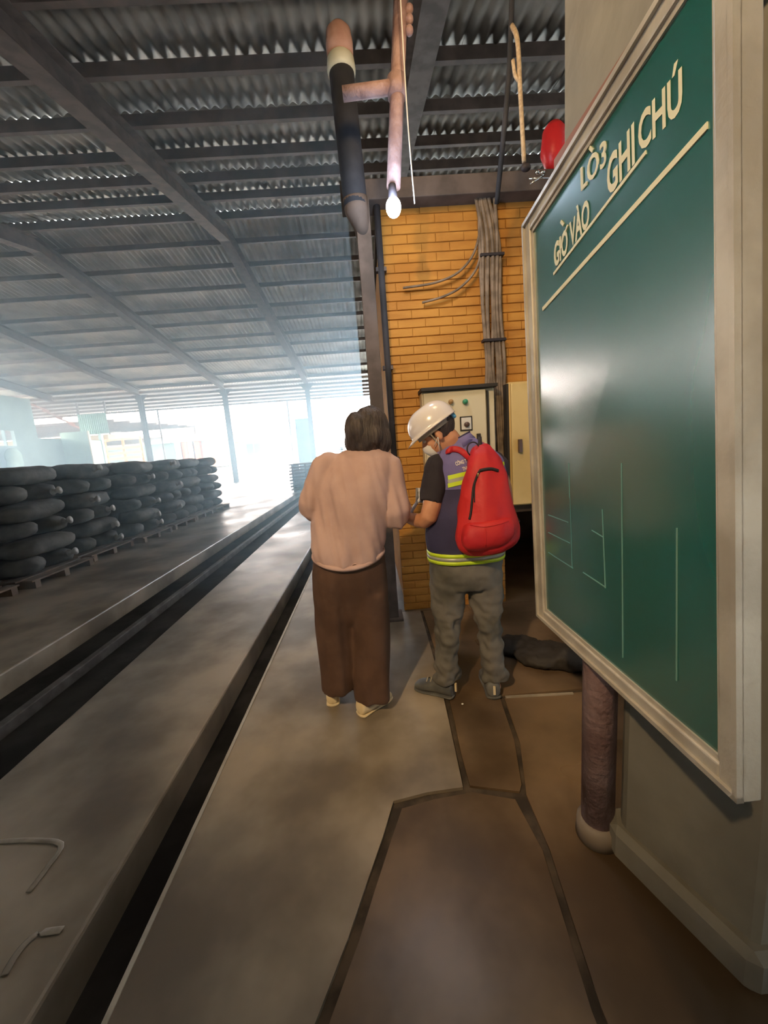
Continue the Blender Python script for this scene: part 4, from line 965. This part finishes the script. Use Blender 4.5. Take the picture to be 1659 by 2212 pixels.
# ---- clipboard and papers
cbp = empty('clipboard', mwrL, 'white-edged clipboard held in the left hand of the man in the vest', 'clipboard')
A_, B_ = W(877, 1130, 2.10), W(917, 1066, 2.16)
uu = (B_-A_).normalized(); ww = Vector((0.25, 0.93, 0.1)).normalized(); nn_ = uu.cross(ww).normalized()
def slab3(name, a, u, w_, lu, lw, t, m, par):
    n_ = u.cross(w_).normalized(); v = [a, a+u*lu, a+u*lu+w_*lw, a+w_*lw]; v += [p+n_*t for p in v]
    return mesh(name, v, [(0,3,2,1),(4,5,6,7),(0,1,5,4),(1,2,6,5),(2,3,7,6),(3,0,4,7)], m, par)
L_ = (B_-A_).length
slab3('board', A_, uu, ww, L_, 0.26, 0.004, M['paper'], cbp)
slab3('sheet', A_+nn_*0.004-ww*0.006, uu, ww, L_*0.98, 0.25, 0.010, M['paper'], cbp)
clip = slab3('clip', A_+uu*L_*0.85+nn_*0.008+ww*0.08, uu, ww, 0.03, 0.09, 0.01, M['chrome'], cbp)
pp = W(904, 1068, 2.2); gl = empty('crumpled_paper', pp, 'crumpled white paper slip sticking up above the man\'s hand', 'paper')
V = []
for j in range(5):
    for i in range(5):
        V.append(W(898+i*4.5, 1054+j*8, 2.16+0.02*random.random()+0.02*(i % 2)))
V2 = [p+Vector((0, 0.004, 0)) for p in V]
Fq = [(j*5+i, j*5+i+1, (j+1)*5+i+1, (j+1)*5+i) for j in range(4) for i in range(4)]
mesh('slip', V+V2, Fq+[tuple(k+25 for k in q[::-1]) for q in Fq], M['paper'], gl)

# ------------------------------------------------------------------ stacks of dark sacks
def sack_mesh(seedn, L=0.95, Wd=0.48, Hh_=0.232):
    V, n, m_ = [], 16, 12
    rr = random.Random(seedn)
    rings = []
    for i in range(m_+1):
        t = i/m_; x = (t-0.5)*L; e = (1-abs(2*t-1)**5)**0.5 if 0 < t < 1 else 0.25
        rg = []
        for j in range(n):
            a = 2*math.pi*j/n; c, s = math.cos(a), math.sin(a); q = (abs(c)**3+abs(s)**3)**(-1/3)
            k = 1+0.16*mnoise.noise(Vector((x*4+seedn*7, c*1.7, s*1.7)))
            rg.append(Vector((x, Wd/2*c*q*e*k, Hh_/2*s*q*e*k)))
        rings.append(rg)
    v, f = loft_data(rings); me = bpy.data.meshes.new('sack'); me.from_pydata([tuple(p) for p in v], [], f); me.update()
    me.materials.append(M['sack']); me.polygons.foreach_set('use_smooth', [True]*len(me.polygons))
    bm = bmesh.new(); bm.from_mesh(me); bmesh.ops.recalc_face_normals(bm, faces=bm.faces); bm.to_mesh(me); bm.free()
    return me
SM = [sack_mesh(k) for k in range(5)]
tieme = None
def pallet(x, y, lab, grp):
    e = empty('pallet', (x, y, 0), lab, 'pallet', grp)
    for k in (-0.5, 0, 0.5): box('stringer', (x-0.6, y+k*0.95-0.04, 0.0), (x+0.6, y+k*0.95+0.04, 0.09), M['wood'], e)
    for k in range(6): box('deck_board', (x-0.6+k*0.21, y-0.55, 0.09), (x-0.6+k*0.21+0.15, y+0.55, 0.11), M['wood'], e)
    return e
ords = ['nearest', 'second', 'third', 'fourth', 'fifth', 'sixth', 'farthest']
ys = [4.1, 5.3, 6.5, 7.7, 8.9, 10.1, 11.3]
lay = ['bottom', 'second', 'third', 'fourth', 'fifth', 'top']
for si, y in enumerate(ys):
    xo = -4.93 + random.uniform(-0.08, 0.06) + 0.05*si*0
    pallet(xo, y, f'wooden pallet under the {ords[si]} stack of dark sacks', 'pallets under the sacks')
    nl = 6
    for l in range(nl):
        for c in range(2):
            o = link('sack', SM[(si*3+l*2+c) % 5])
            z = 0.11+0.12+l*0.235
            if l % 2 == 0: o.location = (xo+random.uniform(-.05,.05), y-0.26+c*0.52+random.uniform(-.03,.03), z); o.rotation_euler = (random.uniform(-.06,.06), 0, random.uniform(-.08,.08)+(math.pi if c else 0))
            else: o.location = (xo-0.28+c*0.56+random.uniform(-.04,.04), y+random.uniform(-.03,.03), z); o.rotation_euler = (0, random.uniform(-.06,.06), math.pi/2+random.uniform(-.1,.1))
            wh = (('nearer', 'farther'), ('wall-side', 'aisle-side'))[l % 2][c]
            tag(o, f'dark grey filled sack, {wh} one in {lay[l]} layer of the {ords[si]} stack by the channel', 'sack', f'sacks in the {ords[si]} stack')
            if si in (1, 2, 3, 4) and c == 1 and (l + si) % 2 == 1 or (si in (2, 3) and c == 1 and l < 3):
                tx = o.location.x + (0.50 if l % 2 == 0 else 0.27)
                p = Vector((tx-0.02, o.location.y+(0 if l % 2 == 0 else random.uniform(-.2,.2)), z+random.uniform(-.04,.04)))
                kn = tube('tied_mouth', [p, p+Vector((0.04,0,0)), p+Vector((0.06,0,0.01)), p+Vector((0.10,0,0.015))], [0.05, 0.028, 0.03, 0.055], M['sack_pale'], None, 10)
                kn.parent = o; kn.matrix_parent_inverse = Matrix.LocRotScale(o.location, o.rotation_euler, None).inverted()
# second row behind, seen only as lumpy tops
for si, y in enumerate([4.3, 5.5, 6.7, 7.9, 9.1, 10.3, 11.5]):
    for l in range(6):
        o = link('sack', SM[(si+l) % 5]); o.location = (-6.35+random.uniform(-.1,.1), y+random.uniform(-.05,.05), 0.12+0.245*l); o.rotation_euler = (0, random.uniform(-.05,.05), math.pi/2); o.scale = (1.15, 2.2, 1)
        tag(o, f'dark filled sack in the back row, {lay[l]} layer behind the {ords[si]} stack', 'sack', 'sacks in the back row')

# ------------------------------------------------------------------ stacked boards at the open end
def board_stack(name, x0, x1, y0, y1, z0, nlay, label, th=0.05, gap=0.07, m='plank'):
    e = empty(name, ((x0+x1)/2, y0, z0), label, 'board stack', 'stacked boards at the open end')
    z = z0
    for l in range(nlay):
        n = 4; wdt = (y1-y0)/n
        for k in range(n): box('plank', (x0+random.uniform(-.03,.03), y0+k*wdt+0.01, z+gap), (x1+random.uniform(-.03,.03), y0+(k+1)*wdt-0.02, z+gap+th), M[m], e)
        for xx in (x0+0.1, (x0+x1)/2, x1-0.15): box('spacer', (xx, y0, z), (xx+0.06, y1, z+gap), M['wood'], e)
        z += th+gap
    return e
board_stack('board_stack', -3.1, -1.9, 15.0, 16.4, 0, 9, 'tall stack of spaced boards just left of the woman\'s shoulder', m='wood')
board_stack('board_stack', -1.6, 0.0, 21.5, 22.7, 0, 14, 'sunlit stack of spaced boards between the far column and the woman\'s head')
sp_ = empty('grey_partition', (-4.7, 27.6, 0), 'plain blue-grey partition panel standing at the open end behind the boards', 'panel')
q0, q1 = W(636, 905, 27.6), W(677, 970, 27.6)
box('panel', (q0.x, 27.6, 0.0), (q1.x, 27.7, q0.z), M['teal_wall'], sp_, 0.01)
for xx in (q0.x, q1.x-0.08): box('leg', (xx, 27.7, 0), (xx+0.08, 27.78, q0.z-0.1), M['steel'], sp_)

# ------------------------------------------------------------------ buildings across the yard
GZ = 0.88
def building(name, x0, x1, y0, y1, h, m, label, roofh=1.2, over=1.0):
    e = empty(name, ((x0+x1)/2, y0, GZ), label, 'building')
    box('wall', (x0, y0, GZ), (x1, y1, GZ+h), M[m], e)
    v = [(x0-over, y0-over, GZ+h), (x1+over, y0-over, GZ+h), (x1+over, y1+over, GZ+h+roofh), (x0-over, y1+over, GZ+h+roofh)]; v += [(a, b, c+0.12) for a, b, c in v]
    mesh('roof', v, [(0,3,2,1),(4,5,6,7),(0,1,5,4),(1,2,6,5),(2,3,7,6),(3,0,4,7)], M['roof_tile'], e)
    return e
def window(e, x0, x1, y, z0, z1):
    f = box('window', (x0, y-0.08, z0), (x1, y-0.01, z1), M['white_plate'], e); mx = (x0+x1)/2
    box('pane', (x0+0.08, y-0.11, z0+0.08), (mx-0.04, y-0.08, z1-0.08), M['glass'], f); box('pane', (mx+0.04, y-0.11, z0+0.08), (x1-0.08, y-0.08, z1-0.08), M['glass'], f)
b1 = building('long_building', -16.0, -8.0, 46, 56, 2.6, 'cream_wall', 'low cream building with pale roof and twin windows across the yard', 1.2, 1.0)
p_ = W(548, 962, 46); window(b1, p_.x-0.9, p_.x+0.9, 46, 1.6, 3.2); window(b1, p_.x+3.0, p_.x+4.2, 46, 1.6, 3.2)
box('awning', (-16, 43.8, GZ+2.3), (-8, 46, GZ+2.45), M['orange_wall'], b1)
b2 = building('brick_building', -27.0, -14.5, 40, 43.4, 2.7, 'teal_wall', 'long low building with red brick and orange pillars at the yard edge', 0.8, 0.6)
for i, (px, mm) in enumerate(((398, 'brick_red'), (412, 'cream_wall'), (424, 'brick_red'), (462, 'orange_wall'), (385, 'mint'))):
    q = W(px, 960, 39.6); box('pier', (q.x-0.35, 39.5, GZ), (q.x+0.35, 40, GZ+2.7), M[mm], b2, 0.01)
b2b = box('door', (W(352, 960, 39.8).x, 39.8, GZ), (W(386, 960, 39.8).x, 39.95, GZ+2.7), M['shade_green'], b2)
b3 = building('side_building', -52, -29.5, 46, 58, 4.5, 'cream_wall', 'cream shed behind the slatted fence on the far left', 1.5, 1.2)
box('door', (-34.5, 45.8, GZ), (-32.5, 45.98, GZ+3), M['orange_wall'], b3)
fn = empty('slatted_fence', (-24, 33, 0.2), 'pale yellow slatted fence seen over the sacks on the left', 'fence')
fa, fb = W(190, 985, 33), W(306, 975, 33)
for k in range(5):
    zz = 1.3+k*0.42; box('slat', (fa.x, 33, zz), (fb.x, 33.06, zz+0.2), M['cream_wall'], fn)
for k in range(4):
    xx = fa.x+(fb.x-fa.x)*k/3; box('fence_post', (xx-0.08, 33.06, 0.3), (xx+0.08, 33.2, 3.9), M['orange_wall'], fn)
box('top_rail', (fa.x, 32.98, 3.7), (fb.x, 33.08, 3.85), M['cream_wall'], fn)
mt = empty('mint_sheet_panel', W(200, 918, 27.5), 'pale mint corrugated metal panel hanging at the left under the canopy', 'panel')
m0, m1 = W(166, 896, 27.5), W(236, 935, 27.5)
n = 30; v = []
for i in range(n+1):
    x = m0.x+(m1.x-m0.x)*i/n; yy = 27.5+(0.04 if i % 2 else 0)
    v += [(x, yy, m1.z), (x, yy, m0.z), (x, yy+0.03, m1.z), (x, yy+0.03, m0.z)]
f = [(i*4, i*4+4, i*4+5, i*4+1) for i in range(n)]+[(i*4+2, i*4+3, i*4+7, i*4+6) for i in range(n)]+[(i*4+1, i*4+5, i*4+7, i*4+3) for i in range(n)]+[(i*4, i*4+2, i*4+6, i*4+4) for i in range(n)]
mesh('sheet', v, f, M['mint'], mt); box('hanger', (m0.x, 27.55, m0.z), (m0.x+0.1, 27.65, canz(27.6)), M['steel'], mt); box('hanger', (m1.x-0.1, 27.55, m0.z), (m1.x, 27.65, canz(27.6)), M['steel'], mt)
# mint door screen below it
ms_ = empty('mint_screen', W(160, 970, 26.5), 'pale mint screen wall at the far left corner behind the sacks', 'screen')
s0_, s1_ = W(128, 935, 26.5), W(192, 935, 26.5)
box('panel', (s0_.x, 26.5, 0), (s1_.x, 26.6, s0_.z), M['mint'], ms_, 0.01); box('frame', (s1_.x-0.08, 26.42, 0), (s1_.x, 26.5, s0_.z), M['cream'], ms_)

tarp = [ell((1.02, 2.22, 0.04), (0.20, 0.15, 0.055)), ell((1.14, 2.12, 0.06), (0.12, 0.10, 0.075)), ell((0.90, 2.38, 0.03), (0.16, 0.12, 0.045))]
tp = fuse('folded_tarp', tarp, 0.012, M['dark_gap'], None, 4, folds(0.012, 22, 4, 22)); tag(tp, 'crumpled black sheet lying on the dark floor beyond the round post', 'tarp')
# ------------------------------------------------------------------ foreground litter
st = empty('plastic_strip', atZ(100, 1870), 'pale torn plastic strip lying on the slab at the lower left', 'litter')
def ribbon(name, px, wd, m, par):
    P = smooth_path([tuple(atZ(*p)+Vector((0,0,0.006))) for p in px], 4); return tube(name, P, [(wd, 0.002)]*len(P), m, par, 8, ref=(1, 0.4, 0))
ribbon('strip', [(-10,1822), (60,1818), (132,1826), (100,1880), (62,1930)], 0.010, M['old_plastic'], st)
st2 = empty('plastic_strip', atZ(60, 2050), 'curved pale plastic strip near the bottom left corner', 'litter')
ribbon('strip', [(135,2012), (80,2022), (40,2060), (10,2110)], 0.011, M['old_plastic'], st2)
pb = empty('pebble', atZ(999, 1522), 'tiny pale chip lying on the wet floor by the man\'s feet', 'litter')
v, f = ell(atZ(999, 1522)+Vector((0,0,.004)), (0.007, 0.005, 0.004), seg=8, rng=6); mesh('chip', v, f, M['paper'], pb)

# ------------------------------------------------------------------ haze volume added in the hall for its bluish veil of glare
hz = bpy.data.materials.new('veil_haze'); hz.use_nodes = True; nt = hz.node_tree; nt.nodes.clear()
out = nt.nodes.new('ShaderNodeOutputMaterial'); vs_ = nt.nodes.new('ShaderNodeVolumeScatter')
vs_.inputs['Color'].default_value = (0.52, 0.78, 0.95, 1); vs_.inputs['Density'].default_value = 0.050; vs_.inputs['Anisotropy'].default_value = 0.65
nt.links.new(vs_.outputs['Volume'], out.inputs['Volume'])
v, f = boxd((-19.5, 3.6, 0.02), (-0.02, 24.7, 6.0)); haze = mesh('haze', v, f, hz)
tag(haze, 'thin bluish haze added as a veil of glare in the hall beyond the people', 'haze', kind='stuff')
